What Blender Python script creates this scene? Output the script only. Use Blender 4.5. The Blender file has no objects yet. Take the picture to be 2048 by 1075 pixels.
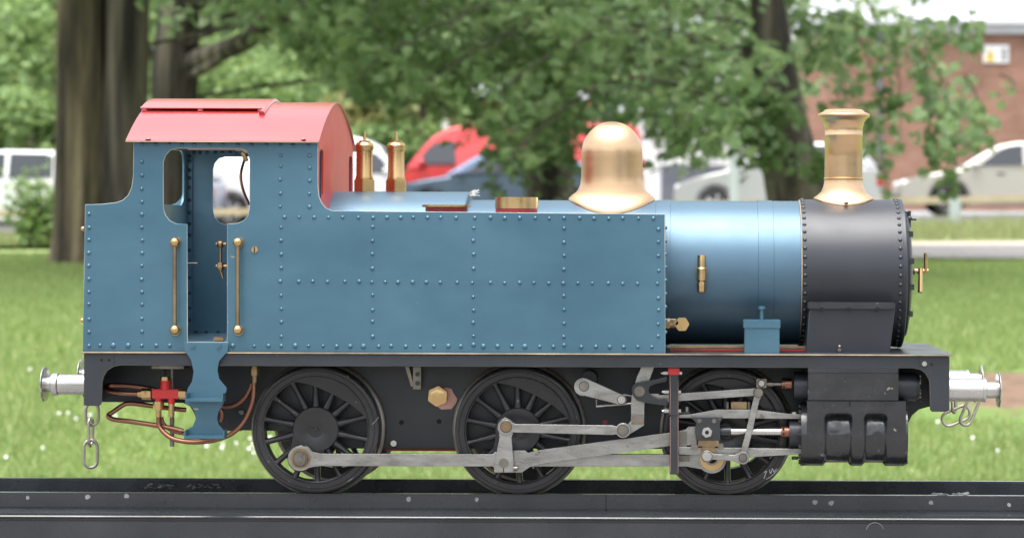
import bpy, bmesh, math, random
import numpy as np
from mathutils import Vector, Matrix, noise

# ---------------------------------------------------------------- camera, sky, sun, exposure
S = 0.00062            # metres per photo pixel at the near side of the locomotive
F = 4840.0             # focal length in photo pixels
D = F * S              # camera distance from the near side sheet
VX, VY = 1375.0, 470.0 # vanishing point of the lens axis in the photo
AL = 0.0035            # slight roll of the camera
ZE = 0.90              # eye height
CX = (VX - 1024) * S

sc = bpy.context.scene
cd = bpy.data.cameras.new('camera'); cam = bpy.data.objects.new('camera', cd)
sc.collection.objects.link(cam); sc.camera = cam
cam.matrix_world = Matrix.Translation((CX, -D, ZE)) @ Matrix.Rotation(math.radians(90), 4, 'X') @ Matrix.Rotation(AL, 4, 'Z')
cd.sensor_width = 36; cd.lens = 36 * F / 2048
cd.shift_x = (1024 - VX) / 2048; cd.shift_y = -(537.5 - VY) / 2048
cd.clip_start = 0.05; cd.clip_end = 2000
cd.dof.use_dof = True; cd.dof.focus_distance = D + 0.03; cd.dof.aperture_fstop = 9.0; cd.dof.aperture_blades = 0

SUN_EL, SUN_AZ = 78, 200   # azimuth: direction the light comes from, degrees clockwise from +Y
w = bpy.data.worlds.new('World'); sc.world = w; w.use_nodes = True
nt = w.node_tree; bg = nt.nodes['Background']
sky = nt.nodes.new('ShaderNodeTexSky'); sky.sky_type = 'NISHITA'; sky.sun_disc = False
sky.sun_elevation = math.radians(SUN_EL); sky.sun_rotation = math.radians(SUN_AZ)
sky.air_density = 1.0; sky.dust_density = 4.0; sky.ozone_density = 1.0
hs = nt.nodes.new('ShaderNodeHueSaturation'); hs.inputs['Saturation'].default_value = 0.30
nt.links.new(sky.outputs[0], hs.inputs['Color']); nt.links.new(hs.outputs[0], bg.inputs['Color'])
bg.inputs['Strength'].default_value = 0.15
sl = bpy.data.lights.new('sun', 'SUN'); sl.energy = 1.5; sl.angle = math.radians(60); sl.color = (1, 0.97, 0.92)
so = bpy.data.objects.new('sun', sl); sc.collection.objects.link(so)
az, el = math.radians(SUN_AZ), math.radians(SUN_EL)
sd = Vector((math.sin(az) * math.cos(el), math.cos(az) * math.cos(el), math.sin(el)))
so.rotation_euler = sd.to_track_quat('Z', 'Y').to_euler(); so.location = (0, -5, 12)
sc.view_settings.view_transform = 'Standard'; sc.view_settings.look = 'None'
sc.view_settings.gamma = 1; sc.view_settings.use_curve_mapping = False
sc.view_settings.exposure = 1.55

col = sc.collection
rng = random.Random(7); nrg = np.random.default_rng(11)

# ---------------------------------------------------------------- coordinates
def P(px, py, y=0.0):
    "photo pixel at depth y (in near-plane pixels) -> world point"
    dx = (px - VX) + AL * (py - VY); dy = (py - VY) - AL * (px - VX)
    k = 1 + y / F
    return Vector((CX + dx * k * S, y * S, ZE - dy * k * S))
def K(y): return (1 + y / F) * S
def B(px, py, d):
    "photo pixel at distance d metres from the camera -> world point"
    dx = (px - VX) + AL * (py - VY); dy = (py - VY) - AL * (px - VX)
    return Vector((CX + dx * d / F, d - D, ZE - dy * d / F))

# ---------------------------------------------------------------- geometry buffer
class G:
    def __init__(s): s.v = []; s.f = []
    def add(s, vs, fs):
        n = len(s.v); s.v += [Vector(a) for a in vs]; s.f += [tuple(i + n for i in f) for f in fs]; return s
    def box(s, a, b):
        x0, y0, z0 = a; x1, y1, z1 = b
        return s.add([(x0,y0,z0),(x1,y0,z0),(x1,y1,z0),(x0,y1,z0),(x0,y0,z1),(x1,y0,z1),(x1,y1,z1),(x0,y1,z1)],
                     [(0,3,2,1),(4,5,6,7),(0,1,5,4),(1,2,6,5),(2,3,7,6),(3,0,4,7)])
    def lathe(s, o, axis, prof, n=24, a0=0.0, cap=True):
        "prof: list of (distance along axis, radius)"
        axis = Vector(axis).normalized(); o = Vector(o)
        t = Vector((0,0,1)) if abs(axis.z) < 0.9 else Vector((1,0,0))
        e1 = (t - axis * t.dot(axis)).normalized(); e2 = axis.cross(e1)
        vs = []
        for h, r in prof:
            for i in range(n):
                a = a0 + 2 * math.pi * i / n
                vs.append(o + axis * h + (e1 * math.cos(a) + e2 * math.sin(a)) * max(r, 1e-6))
        fs = []
        for j in range(len(prof) - 1):
            for i in range(n):
                k = (i + 1) % n
                fs.append((j*n+i, j*n+k, (j+1)*n+k, (j+1)*n+i))
        if cap:
            fs.append(tuple(range(n - 1, -1, -1))); m = (len(prof) - 1) * n; fs.append(tuple(range(m, m + n)))
        return s.add(vs, fs)
    def cyl(s, a, b, r, r2=None, n=20, a0=0.0):
        a = Vector(a); b = Vector(b); L = (b - a).length
        return s.lathe(a, b - a, [(0, r), (L, r if r2 is None else r2)], n, a0)
    def tube(s, pts, r, n=12, closed=False, smooth=6):
        pts = [Vector(p) for p in pts]
        if smooth > 1:
            q = []; m = len(pts); rg = range(m) if closed else range(m - 1)
            for i in rg:
                p0 = pts[(i-1) % m] if closed or i > 0 else pts[i]; p1 = pts[i]; p2 = pts[(i+1) % m]
                p3 = pts[(i+2) % m] if closed or i + 2 < m else p2
                for j in range(smooth):
                    t = j / smooth
                    q.append(0.5 * ((2*p1) + (-p0+p2)*t + (2*p0-5*p1+4*p2-p3)*t*t + (-p0+3*p1-3*p2+p3)*t**3))
            if not closed: q.append(pts[-1])
            pts = q
        m = len(pts); vs = []; nrm = None
        rr = r if isinstance(r, (list, tuple)) else None
        for i in range(m):
            a = pts[(i-1) % m] if closed or i > 0 else pts[i]; b = pts[(i+1) % m] if closed or i < m-1 else pts[i]
            t = (b - a).normalized()
            if nrm is None:
                nrm = Vector((0,1,0)) if abs(t.y) < 0.9 else Vector((1,0,0))
            nrm = (nrm - t * nrm.dot(t)).normalized(); bi = t.cross(nrm)
            ri = r if rr is None else rr[0] + (rr[1] - rr[0]) * i / (m - 1)
            for j in range(n):
                a_ = 2 * math.pi * j / n; vs.append(pts[i] + (nrm * math.cos(a_) + bi * math.sin(a_)) * ri)
        fs = []
        for i in range(m if closed else m - 1):
            i2 = (i + 1) % m
            for j in range(n):
                k = (j + 1) % n; fs.append((i*n+j, i*n+k, i2*n+k, i2*n+j))
        if not closed: fs.append(tuple(range(n-1, -1, -1))); fs.append(tuple(range((m-1)*n, m*n)))
        return s.add(vs, fs)
    def sphere(s, c, r, n=16, m=10, sc_=(1,1,1)):
        vs = []; fs = []; c = Vector(c)
        for i in range(m + 1):
            th = math.pi * i / m
            for j in range(n):
                ph = 2 * math.pi * j / n; rr = max(math.sin(th), 1e-4)
                vs.append(c + Vector((rr*math.cos(ph)*sc_[0], rr*math.sin(ph)*sc_[1], math.cos(th)*sc_[2])) * r)
        for i in range(m):
            for j in range(n):
                k = (j+1) % n; fs.append((i*n+j, (i+1)*n+j, (i+1)*n+k, i*n+k))
        return s.add(vs, fs)

WORLD = {}
def wn(o):
    m_ = o.modifiers.new('weighted_normal', 'WEIGHTED_NORMAL'); m_.keep_sharp = True; m_.weight = 90
def mk(name, g, mat, parent=None, bevel=0.0, seg=2, ang=35, smooth=True, label=None, kind=None, origin=None):
    "link a geometry buffer (world coordinates) as one mesh object below parent"
    vs = g.v
    if origin is None:
        lo = Vector([min(v[i] for v in vs) for i in range(3)]); hi = Vector([max(v[i] for v in vs) for i in range(3)])
        origin = (lo + hi) / 2
    me = bpy.data.meshes.new(name)
    me.from_pydata([tuple(v - origin) for v in vs], [], g.f)
    if bevel > 0 or True:
        bm = bmesh.new(); bm.from_mesh(me)
        bmesh.ops.recalc_face_normals(bm, faces=bm.faces)
        if bevel > 0:
            es = [e for e in bm.edges if len(e.link_faces) == 2 and e.calc_face_angle(0) > math.radians(32)]
            bmesh.ops.bevel(bm, geom=es, offset=bevel * S, segments=seg, affect='EDGES', clamp_overlap=True)
        bm.to_mesh(me); bm.free()
    if smooth:
        me.shade_smooth(); me.set_sharp_from_angle(angle=math.radians(ang))
    if mat: me.materials.append(mat)
    o = bpy.data.objects.new(name, me); col.objects.link(o)
    if bevel > 0: wn(o)
    WORLD[o.name] = origin.copy()
    if parent is not None:
        o.parent = parent; o.location = origin - WORLD[parent.name]
    else: o.location = origin
    if label: o['label'] = label
    if kind: o['kind'] = kind
    return o
def empty(name, loc, label, cat, group=None, rz=0):
    o = bpy.data.objects.new(name, None); col.objects.link(o); o.location = loc; o.rotation_euler = (0,0,rz)
    o.empty_display_size = 0.05
    WORLD[o.name] = Vector(loc)
    o['label'] = label; o['category'] = cat
    if group: o['group'] = group
    return o
def tag(o, label, cat, group=None):
    o['label'] = label; o['category'] = cat
    if group: o['group'] = group
    return o
def inst(o, loc_world, parent=None, rot=None, scale=None, label=None):
    c = o.copy(); col.objects.link(c); WORLD[c.name] = Vector(loc_world)
    par = parent if parent is not None else o.parent
    c.parent = par; c.location = Vector(loc_world) - (WORLD[par.name] if par else Vector())
    if rot is not None: c.rotation_euler = rot
    if scale is not None: c.scale = scale
    return c
def copy_tree(o, parent=None):
    c = o.copy(); col.objects.link(c)
    if parent is not None: c.parent = parent
    for ch in list(o.children): copy_tree(ch, c)
    return c

def arc(cx, cy, r, a0, a1, n=8):
    "pixel-space arc, angles in degrees, 0 = right, 90 = up"
    return [(cx + r*math.cos(math.radians(a0+(a1-a0)*i/n)), cy - r*math.sin(math.radians(a0+(a1-a0)*i/n))) for i in range(n+1)]

def plate(name, outlines, y0, y1, mat, parent, bev=0.8, label=None, kind=None, xf=None):
    "flat plate from pixel outlines (first outer, further = holes) extruded from depth y0 to y1"
    cu = bpy.data.curves.new('c', 'CURVE'); cu.dimensions = '2D'; cu.fill_mode = 'BOTH'
    b = min(bev * S, abs(y1 - y0) * S * 0.3)
    cu.extrude = abs(y1 - y0) * S / 2 - b; cu.bevel_depth = b; cu.bevel_resolution = 1; cu.offset = -b
    for ol in outlines:
        sp = cu.splines.new('POLY'); sp.points.add(len(ol) - 1); sp.use_cyclic_u = True
        for i, (px, py) in enumerate(ol):
            p = P(px, py, y0); sp.points[i].co = (p.x, p.z, 0, 1)
    ob = bpy.data.objects.new('c', cu); col.objects.link(ob)
    dg = bpy.context.evaluated_depsgraph_get(); dg.update()
    me0 = ob.evaluated_get(dg).to_mesh()
    ym = (y0 + y1) / 2 * S
    g = G(); g.v = [Vector((v.co.x, ym - v.co.z, v.co.y)) for v in me0.vertices]; g.f = [tuple(p.vertices) for p in me0.polygons]
    bpy.data.objects.remove(ob); bpy.data.curves.remove(cu)
    # weld
    lo = Vector([min(v[i] for v in g.v) for i in range(3)]); hi = Vector([max(v[i] for v in g.v) for i in range(3)])
    org = (lo + hi) / 2
    me = bpy.data.meshes.new(name); me.from_pydata([tuple(v - org) for v in g.v], [], g.f)
    bm = bmesh.new(); bm.from_mesh(me); bmesh.ops.remove_doubles(bm, verts=bm.verts, dist=1e-6)
    bmesh.ops.recalc_face_normals(bm, faces=bm.faces); bm.to_mesh(me); bm.free()
    me.shade_smooth(); me.set_sharp_from_angle(angle=math.radians(50)); me.materials.append(mat)
    o = bpy.data.objects.new(name, me); col.objects.link(o); wn(o); WORLD[o.name] = org.copy()
    o.parent = parent; o.location = org - (WORLD[parent.name] if parent else Vector())
    if label: o['label'] = label
    if kind: o['kind'] = kind
    return o

def pbox(px0, py0, px1, py1, y0, y1):
    a = P(px0, (py0+py1)/2, y0); b = P(px1, (py0+py1)/2, y0)
    t = P((px0+px1)/2, py0, y0).z; u = P((px0+px1)/2, py1, y0).z
    return G().box((a.x, y0*S, u), (b.x, y1*S, t))
def ycyl(g, px, py, r, y0, y1, n=24, a0=0, r2=None):
    p = P(px, py, y0); return g.cyl(p, p + Vector((0, (y1-y0)*S, 0)), r*K(y0), None if r2 is None else r2*K(y0), n, a0)
def xcyl(g, px0, px1, py, r, y, n=24, a0=0, r2=None):
    k = 1 + y/F; a = P(px0, py, y); b = P(px1, py, y); b.z = a.z
    return g.cyl(a, b, r*K(y), None if r2 is None else r2*K(y), n, a0)
def pin_bolt(g, px, py, r, y, h=5, nut=True):
    ycyl(g, px, py, r, y - h*0.6, y + 3, 24)
    if nut:
        ycyl(g, px, py, r*0.74, y - h, y, 6, a0=rng.random())
        ycyl(g, px, py, r*0.36, y - h*1.5, y, 12)

# ---------------------------------------------------------------- materials
def mat(name, c1, c2=None, nscale=6.0, rough=0.5, rvar=0.0, metal=0.0, bump=0.0, bscale=40.0, coat=0.0, detail=4,
        spots=None, spotcol=(0.4,0.38,0.35), spotscale=120, stretch=None, spec=None, coord='Object', aniso=0.0):
    m = bpy.data.materials.new(name); m.use_nodes = True; n = m.node_tree.nodes; l = m.node_tree.links
    b = n['Principled BSDF']; tc = n.new('ShaderNodeTexCoord'); out = tc.outputs['Object']
    geo = n.new('ShaderNodeNewGeometry')
    src = geo.outputs['Position'] if coord == 'World' else out
    if stretch:
        mp = n.new('ShaderNodeMapping'); mp.inputs['Scale'].default_value = stretch; l.new(src, mp.inputs['Vector']); src = mp.outputs[0]
    nz = n.new('ShaderNodeTexNoise'); nz.inputs['Scale'].default_value = nscale; nz.inputs['Detail'].default_value = detail
    nz.inputs['Roughness'].default_value = 0.6
    l.new(src, nz.inputs['Vector'])
    mx = n.new('ShaderNodeMix'); mx.data_type = 'RGBA'
    mx.inputs[6].default_value = (*c1, 1); mx.inputs[7].default_value = (*(c2 or c1), 1)
    rm = n.new('ShaderNodeMapRange'); rm.inputs[1].default_value = 0.3; rm.inputs[2].default_value = 0.7
    l.new(nz.outputs['Fac'], rm.inputs[0]); l.new(rm.outputs[0], mx.inputs[0])
    colout = mx.outputs[2]; b.inputs['Metallic'].default_value = metal
    b.inputs['Roughness'].default_value = rough
    if rvar:
        r2 = n.new('ShaderNodeMapRange'); r2.inputs[1].default_value = 0.25; r2.inputs[2].default_value = 0.75
        r2.inputs[3].default_value = rough - rvar; r2.inputs[4].default_value = rough + rvar
        n3 = n.new('ShaderNodeTexNoise'); n3.inputs['Scale'].default_value = nscale*3.1; n3.inputs['Detail'].default_value = 5
        l.new(src, n3.inputs['Vector']); l.new(n3.outputs['Fac'], r2.inputs[0]); l.new(r2.outputs[0], b.inputs['Roughness'])
    if spots:
        n4 = n.new('ShaderNodeTexNoise'); n4.inputs['Scale'].default_value = spotscale; n4.inputs['Detail'].default_value = 3
        l.new(src, n4.inputs['Vector'])
        r4 = n.new('ShaderNodeMapRange'); r4.inputs[1].default_value = spots; r4.inputs[2].default_value = spots + 0.03
        l.new(n4.outputs['Fac'], r4.inputs[0])
        m4 = n.new('ShaderNodeMix'); m4.data_type = 'RGBA'; m4.inputs[7].default_value = (*spotcol, 1)
        l.new(colout, m4.inputs[6]); l.new(r4.outputs[0], m4.inputs[0]); colout = m4.outputs[2]
    l.new(colout, b.inputs['Base Color'])
    if bump:
        nb = n.new('ShaderNodeTexNoise'); nb.inputs['Scale'].default_value = bscale; nb.inputs['Detail'].default_value = 5
        l.new(src, nb.inputs['Vector'])
        bp = n.new('ShaderNodeBump'); bp.inputs['Strength'].default_value = 1.0; bp.inputs['Distance'].default_value = bump
        l.new(nb.outputs['Fac'], bp.inputs['Height']); l.new(bp.outputs[0], b.inputs['Normal'])
    if coat: b.inputs['Coat Weight'].default_value = coat; b.inputs['Coat Roughness'].default_value = 0.25
    if spec is not None: b.inputs['Specular IOR Level'].default_value = spec
    if aniso: b.inputs['Anisotropic'].default_value = aniso
    return m

M = {}
M['blue'] = mat('blue_paint', (0.040,0.108,0.158), (0.070,0.160,0.218), 6, 0.38, 0.08, 0.45, 0.0003, 13, 0.3, coord='World', stretch=(.7,1,1.3), spots=0.74, spotcol=(0.30,0.30,0.26), spotscale=60)
M['blue_boiler'] = mat('blue_boiler_paint', (0.058,0.112,0.160), (0.070,0.134,0.188), 9, 0.42, 0.05, 0.5, 0.00004, 300, 0.2, coord='World')
M['blue_brightened'] = mat('blue_paint_brightened', (0.17,0.34,0.45), (0.125,0.27,0.37), 14, 0.4, 0.08, 0.25, 0.0006, 40, 0.2, coord='World')  # same blue as the side sheet, lightened to offset the shade inside the cab
M['red'] = mat('red_paint', (0.28,0.008,0.006), (0.35,0.014,0.010), 8, 0.34, 0.08, 0.0, 0.0003, 14, 1.0, coord='World', stretch=(0.3,1,1), spec=1.0)
M['red'].node_tree.nodes['Principled BSDF'].inputs['Coat IOR'].default_value = 1.5; M['red'].node_tree.nodes['Principled BSDF'].inputs['Coat Roughness'].default_value = .22
M['red_front'] = mat('cab_front_red', (0.46,0.022,0.022), (0.52,0.045,0.04), 6, 0.4, 0.05, 0, 0.0003, 14, 0.2, coord='World')
M['red_valve'] = mat('bright_red_paint', (0.5,0.012,0.014), (0.56,0.02,0.02), 30, 0.35, 0.05, coord='World', coat=.2)
M['red_dark'] = mat('dull_red_paint', (0.30,0.02,0.02), (0.16,0.015,0.015), 20, 0.5, 0.1, 0, 0.0002, 80, coord='World')
M['black'] = mat('black_paint', (0.012,0.0135,0.017), (0.026,0.029,0.035), 10, 0.33, 0.10, 0, 0.0003, 60, 0.15, coord='World', spots=0.715, spotcol=(0.20,0.18,0.16), spotscale=110)
M['frame'] = mat('frame_black', (0.012,0.015,0.019), (0.026,0.031,0.038), 6, 0.45, 0.08, 0, 0.0002, 40, coord='World', spots=0.74, spotcol=(0.22,0.2,0.18), spotscale=140)
M['frame_deep'] = mat('frame_plate_black', (0.007,0.009,0.012), (0.016,0.019,0.024), 6, 0.42, 0.08, 0, 0.0002, 40, coord='World', spots=0.74, spotcol=(0.22,0.2,0.18), spotscale=140)
M['smoke'] = mat('smokebox_black', (0.013,0.016,0.022), (0.021,0.024,0.032), 10, 0.44, 0.04, 0.15, 0.00003, 400, 0.2, coord='World')
M['cast'] = mat('cast_black', (0.009,0.010,0.012), (0.022,0.022,0.025), 14, 0.26, 0.10, 0, 0.0013, 50, 0.4, coord='World', spots=0.70, spotcol=(0.22,0.19,0.17), spotscale=130)
M['wheel'] = mat('wheel_black', (0.014,0.014,0.016), (0.030,0.029,0.032), 14, 0.32, 0.10, 0.1, 0.0002, 80, coord='World', spots=0.72, spotcol=(0.28,0.25,0.22), spotscale=120)
M['tread'] = mat('worn_flange_steel', (0.20,0.185,0.16), (0.36,0.33,0.28), 20, 0.4, 0.1, 0.8, coord='World')
M['steel'] = mat('rod_steel', (0.22,0.215,0.205), (0.40,0.395,0.38), 22, 0.33, 0.14, 0.85, 0.0001, 200, coord='World', stretch=(1,1,3), spots=0.69, spotcol=(0.19,0.165,0.135), spotscale=40)
M['bright'] = mat('bright_steel', (0.42,0.41,0.40), (0.56,0.55,0.53), 16, 0.26, 0.08, 0.95, 0.0001, 100, coord='World', spots=0.75, spotcol=(0.3,0.25,0.2), spotscale=70)
M['nut'] = mat('nut_steel', (0.14,0.13,0.115), (0.27,0.25,0.22), 40, 0.36, 0.1, 0.9, coord='World', spots=0.66, spotcol=(0.28,0.18,0.09), spotscale=90)
M['brass'] = mat('brass', (0.50,0.34,0.155), (0.60,0.42,0.22), 18, 0.30, 0.08, 1.0, 0.00006, 150, coord='World', spots=0.72, spotcol=(0.35,0.2,0.1), spotscale=90)
M['brass_old'] = mat('aged_brass', (0.20,0.145,0.09), (0.36,0.26,0.15), 30, 0.4, 0.1, 1.0, 0.0001, 150, coord='World')
M['bronze'] = mat('polished_bronze', (0.58,0.385,0.22), (0.65,0.45,0.275), 5, 0.33, 0.04, 1.0, 0, 260, coord='World', stretch=(1,1,9), aniso=0.7)
M['copper'] = mat('copper_pipe', (0.32,0.15,0.10), (0.21,0.10,0.07), 16, 0.36, 0.1, 1.0, 0.0001, 90, coord='World')
M['edge'] = mat('worn_edge', (0.62,0.50,0.34), (0.10,0.09,0.08), 9, 0.5, 0, 0.2, coord='World')
M['plank'] = mat('salmon_gasket', (0.45,0.22,0.18), (0.55,0.32,0.27), 60, 0.7, coord='World')
M['rail'] = mat('rail_black', (0.012,0.015,0.019), (0.028,0.032,0.038), 8, 0.27, 0.10, 0.1, 0.0004, 30, 0.5, coord='World', spots=0.77, spotcol=(0.20,0.20,0.20), spotscale=60)
M['hole'] = mat('hole_black', (0.004,0.004,0.004), rough=0.9)
M['chalk'] = mat('chalk_white', (0.6,0.6,0.58), rough=0.9)
M['scuff'] = mat('grey_scuff', (0.30,0.30,0.30), (0.16,0.16,0.16), 90, 0.6, coord='World')
M['chain'] = mat('chain_steel', (0.30,0.27,0.23), (0.45,0.42,0.38), 50, 0.35, 0.1, 0.9, coord='World')

# ================================================================ THE TRACK
RZ = P(1375, 989, 102).z          # rail top
def rail(name, y0, y1, label):
    zt = RZ; h = 31 * K(102); x0, x1 = -1.15, 1.3
    r = mk(name, G().box((x0, y0*S, zt-h), (x1, y1*S, zt)), M['rail'], bevel=3)
    tag(r, label, 'rail', 'rails of the raised miniature track'); return r
r_near = rail('rail', 102, 127, 'black painted bar rail nearest the camera under the front wheels')
r_far = rail('rail', 392, 417, 'black bar rail on the far side behind the wheels')
# joint in the near rail and bolt heads / flaked spots
jx = P(1212, 1000, 101)
mk('joint', G().box((jx.x-0.7*S, 101.4*S, RZ-31*K(102)), (jx.x+0.7*S, 103*S, RZ+0.1*S)), M['hole'], r_near)
for px, py, r in [(55,994,5),(175,993,7),(253,991,6),(818,997,6),(953,998,5),(1630,1004,6),(1663,1005,6),(1862,1004,6),(2018,1008,5)]:
    g = G(); p = P(px, py, 101.5); n = 9
    vs = [p + Vector((0, 0.001*S, 0))]
    ring = [p + Vector((math.cos(2*math.pi*i/n)*r*S*rng.uniform(.6,1.1), 0, math.sin(2*math.pi*i/n)*r*S*rng.uniform(.6,1.1))) for i in range(n)]
    back = [q + Vector((0, 0.8*S, 0)) for q in ring]
    g.add(ring + back, [tuple(range(n))] + [(i, (i+1) % n, n+(i+1) % n, n+i) for i in range(n)])
    mk('paint_chip', g, M['scuff'], r_near)
for px, py in [(326,1000),(628,997),(1240,1003),(1330,1005),(1732,1006)]:
    g = G(); ycyl(g, px, py, 5, 100, 103, 16); ycyl(g, px, py, 3, 99, 103, 6); mk('bolt', g, M['rail'], r_near)
def beam(y0, y1, label):
    zt = RZ - 31*K(102); hb = 0.085; t = 16*S; x0, x1 = -1.2, 1.35
    root = empty('track_beam', (0, (y0+y1)/2*S, zt-hb), label, 'steel beam', 'steel channel beams under the track')
    mk('top_flange', G().box((x0, y0*S, zt-t), (x1, y1*S, zt)), M['rail'], root, bevel=7, seg=5)
    mk('web', G().box((x0, (y0+1)*S, zt-hb+t), (x1, (y0+6)*S, zt-t)), M['rail'], root)
    mk('bottom_flange', G().box((x0, y0*S, zt-hb), (x1, y1*S, zt-hb+t)), M['rail'], root, bevel=1)
    return root
b1 = beam(15, 138, 'black channel beam along the bottom edge under the near rail')
beam(381, 504, 'black channel beam on the far side under the far rail')
for px, py, r in [(1750,1062,18)]:
    g = G(); c = P(px, py, 15.6)
    g.tube([c + Vector((math.cos(a)*r*S, 0, math.sin(a)*r*S)) for a in [i*math.pi/6 + .3 for i in range(6)]], 0.4*S, 6, smooth=3)
    mk('scratch', g, M['scuff'], b1)
for x, wh_ in ((-0.95,'left end of the track, below the chain'), (-0.3,'track below the rear wheels'), (0.35,'track below the valve gear'), (1.0,'right end of the track')):
    zt = RZ - 31*K(102) - 0.085
    t = empty('trestle', (x, 260*S, 0), 'black steel trestle carrying the ' + wh_, 'trestle', 'trestles under the track')
    mk('cross_bar', G().box((x-0.02, 5*S, zt-0.03), (x+0.02, 515*S, zt)), M['rail'], t)
    for yy in (30, 465):
        mk('leg', G().box((x-0.015, yy*S, 0.0), (x+0.015, (yy+25)*S, zt-0.03)), M['rail'], t)

# ================================================================ THE LOCOMOTIVE
loco = empty('tank_locomotive', (P(1040,990,260).x, 260*S, RZ),
             'blue six-wheeled miniature steam tank locomotive with red cab roof, brass dome and chimney', 'locomotive')
W = 520

# ---- side sheet with keyhole cab opening
outer = [(165,705),(170,409),(205,407.5)] + [(232,404.5),(245,400),(256,390),(263,374),(266,352)] + [(267,284),(636,286),(636,372)] + \
        [(638,392),(643,405),(651,415),(664,421)] + [(1330,428),(1331,706)]
key = [(375,683),(374.5,448)] + [(353,447),(340,441),(331,430),(327,416)] + [(327,325),(331,311),(340,301),(353,297)] + \
      [(482,297),(492,301),(497,309),(499,320)] + [(499,416),(496,430),(488,440),(476,445.5),(463,447)] + [(454,447),(454,683)]
side = plate('side_sheet', [outer, key], 6, 11, M['blue'], loco, 0.9, label='blue riveted tank and cab side sheet facing the camera')
xoff = 0
far_side = plate('side_sheet', [outer, key], 6, 11, M['blue_brightened'], loco, 0.6, label='far cab and tank side seen through the cab opening')
far_side.location.y = (W - 8.5)*S - WORLD[loco.name].y
WORLD[far_side.name] = Vector((WORLD[side.name].x, (W-8.5)*S, WORLD[side.name].z))
def edge_mat(o, m_):
    o.data.materials.append(m_)
    for p in o.data.polygons:
        if abs(p.normal.y) < .93: p.material_index = 1
M['edge_blue'] = mat('worn_sheet_edge', (0.55,0.47,0.36), (0.10,0.20,0.27), 16, 0.5, 0, 0.1, coord='World')
M['edge_dark'] = mat('worn_frame_edge', (0.26,0.22,0.18), (0.02,0.02,0.025), 18, 0.5, 0, 0.1, coord='World')
edge_mat(side, M['edge_blue'])
# rivets
rv = G(); rv.lathe((0, 0, 0), (0,-1,0), [(-1*S, 4.3*S), (0.3*S, 4.2*S), (1.8*S, 3.3*S), (2.7*S, 1.8*S), (3.0*S, 0.01*S)], 10)
def interp(xs, f): return [(x, f) for x in xs]
pts = []
pts += [(x, 288 + (x-284)*0.008) for x in (284,312,338,364,388,419,446,476,503,533,561,586,618)]
pts += [(284 + (0 if y < 600 else 0), y) for y in (323,350,377,403,428,455,480,505,531,558,583,608,637,663,690)]
pts += [(178, y) for y in (427,455,480,506,531,558,583,608,638,663,691)]
pts += [(x, 690 + (x-178)*0.003) for x in (200,226,256,313,340,466,508,537,563,591,617,646,673,701,727,758,783,812,841,868,897,922,967,995,1024,1050,1079,1107,1163,1192,1220,1248,1276,1304)]
pts += [(561 + (1.5 if y > 440 else 0), y) for y in (311,332,359,387,413,455,481,508,535,590,617,643,672)]
pts += [(619, y) for y in (311,335,361,388,414)]
pts += [(x, 434 + (x-569)*0.004) for x in (569,598,628,657,685,717,746,774,801,827,855,882,912,950,981,1010,1040,1070,1099,1128,1159,1188,1218,1246,1277,1307)]
pts += [(x, 562 + (x-561)*0.007) for x in (561,598,625,655,690,719,744,771,796,825,852,881,914,945,981,1009,1039,1068,1098,1127,1156,1185,1217,1245,1275,1315)]
for cx, ys in ((745,(454,481,508,536,590,619,643,672)),(947,(456,481,508,537,593,620,645,672,689)),(1128,(457,484,511,538,592,619,646,673,690)),(1317,(459,483,511,541,596,620,647,672))):
    pts += [(cx, y) for y in ys]
riv0 = None
M['brass_rivet'] = M['brass']
for i, (x, y) in enumerate(pts):
    p = P(x + rng.uniform(-.6,.6), y + rng.uniform(-.6,.6), 6)
    if riv0 is None:
        riv0 = mk('rivet', rv, M['blue'], side, ang=60, origin=Vector((0,0,0))); riv0.location = p - WORLD[side.name]; WORLD[riv0.name] = p
    else:
        s = rng.uniform(0.85, 1.12) * (1.22 if (y > 680 and rng.random() < .3) else 1)
        inst(riv0, p, side, scale=(s, 1, s))
RIV = riv0.data
# slotted brass screw
g = G(); ycyl(g, 509, 499, 6.5, 3.5, 7, 20); sp = mk('screw', g, M['brass'], side, bevel=.5)
g = pbox(507.6, 493, 509.6, 505, 3.2, 3.6); mk('screw_slot', g, M['hole'], side)

# silver tape remnant on the near rail and crumbs on the far one
g = G()
for i in range(26):
    p = P(1862+rng.uniform(0,68), 987.5+rng.uniform(-2,1.5), 112); q = p + Vector((rng.uniform(4,12)*S, rng.uniform(-4,4)*S, rng.uniform(-1,2)*S)); g.tube([p, q], rng.uniform(.6,1.8)*S, 5, smooth=1)
mk('tape_remnant', g, M['scuff'], r_near, kind='stuff')
g = G()
for x0, x1 in ((292,350),(375,440)):
    for i in range(22):
        p = P(rng.uniform(x0,x1), 972+rng.uniform(-5,4), 391); g.sphere(p, rng.uniform(1.5,4.5)*S, 7, 5, (1.8,.5,.7))
mk('paint_lumps', g, M['rail'], r_far, kind='stuff')
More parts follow.
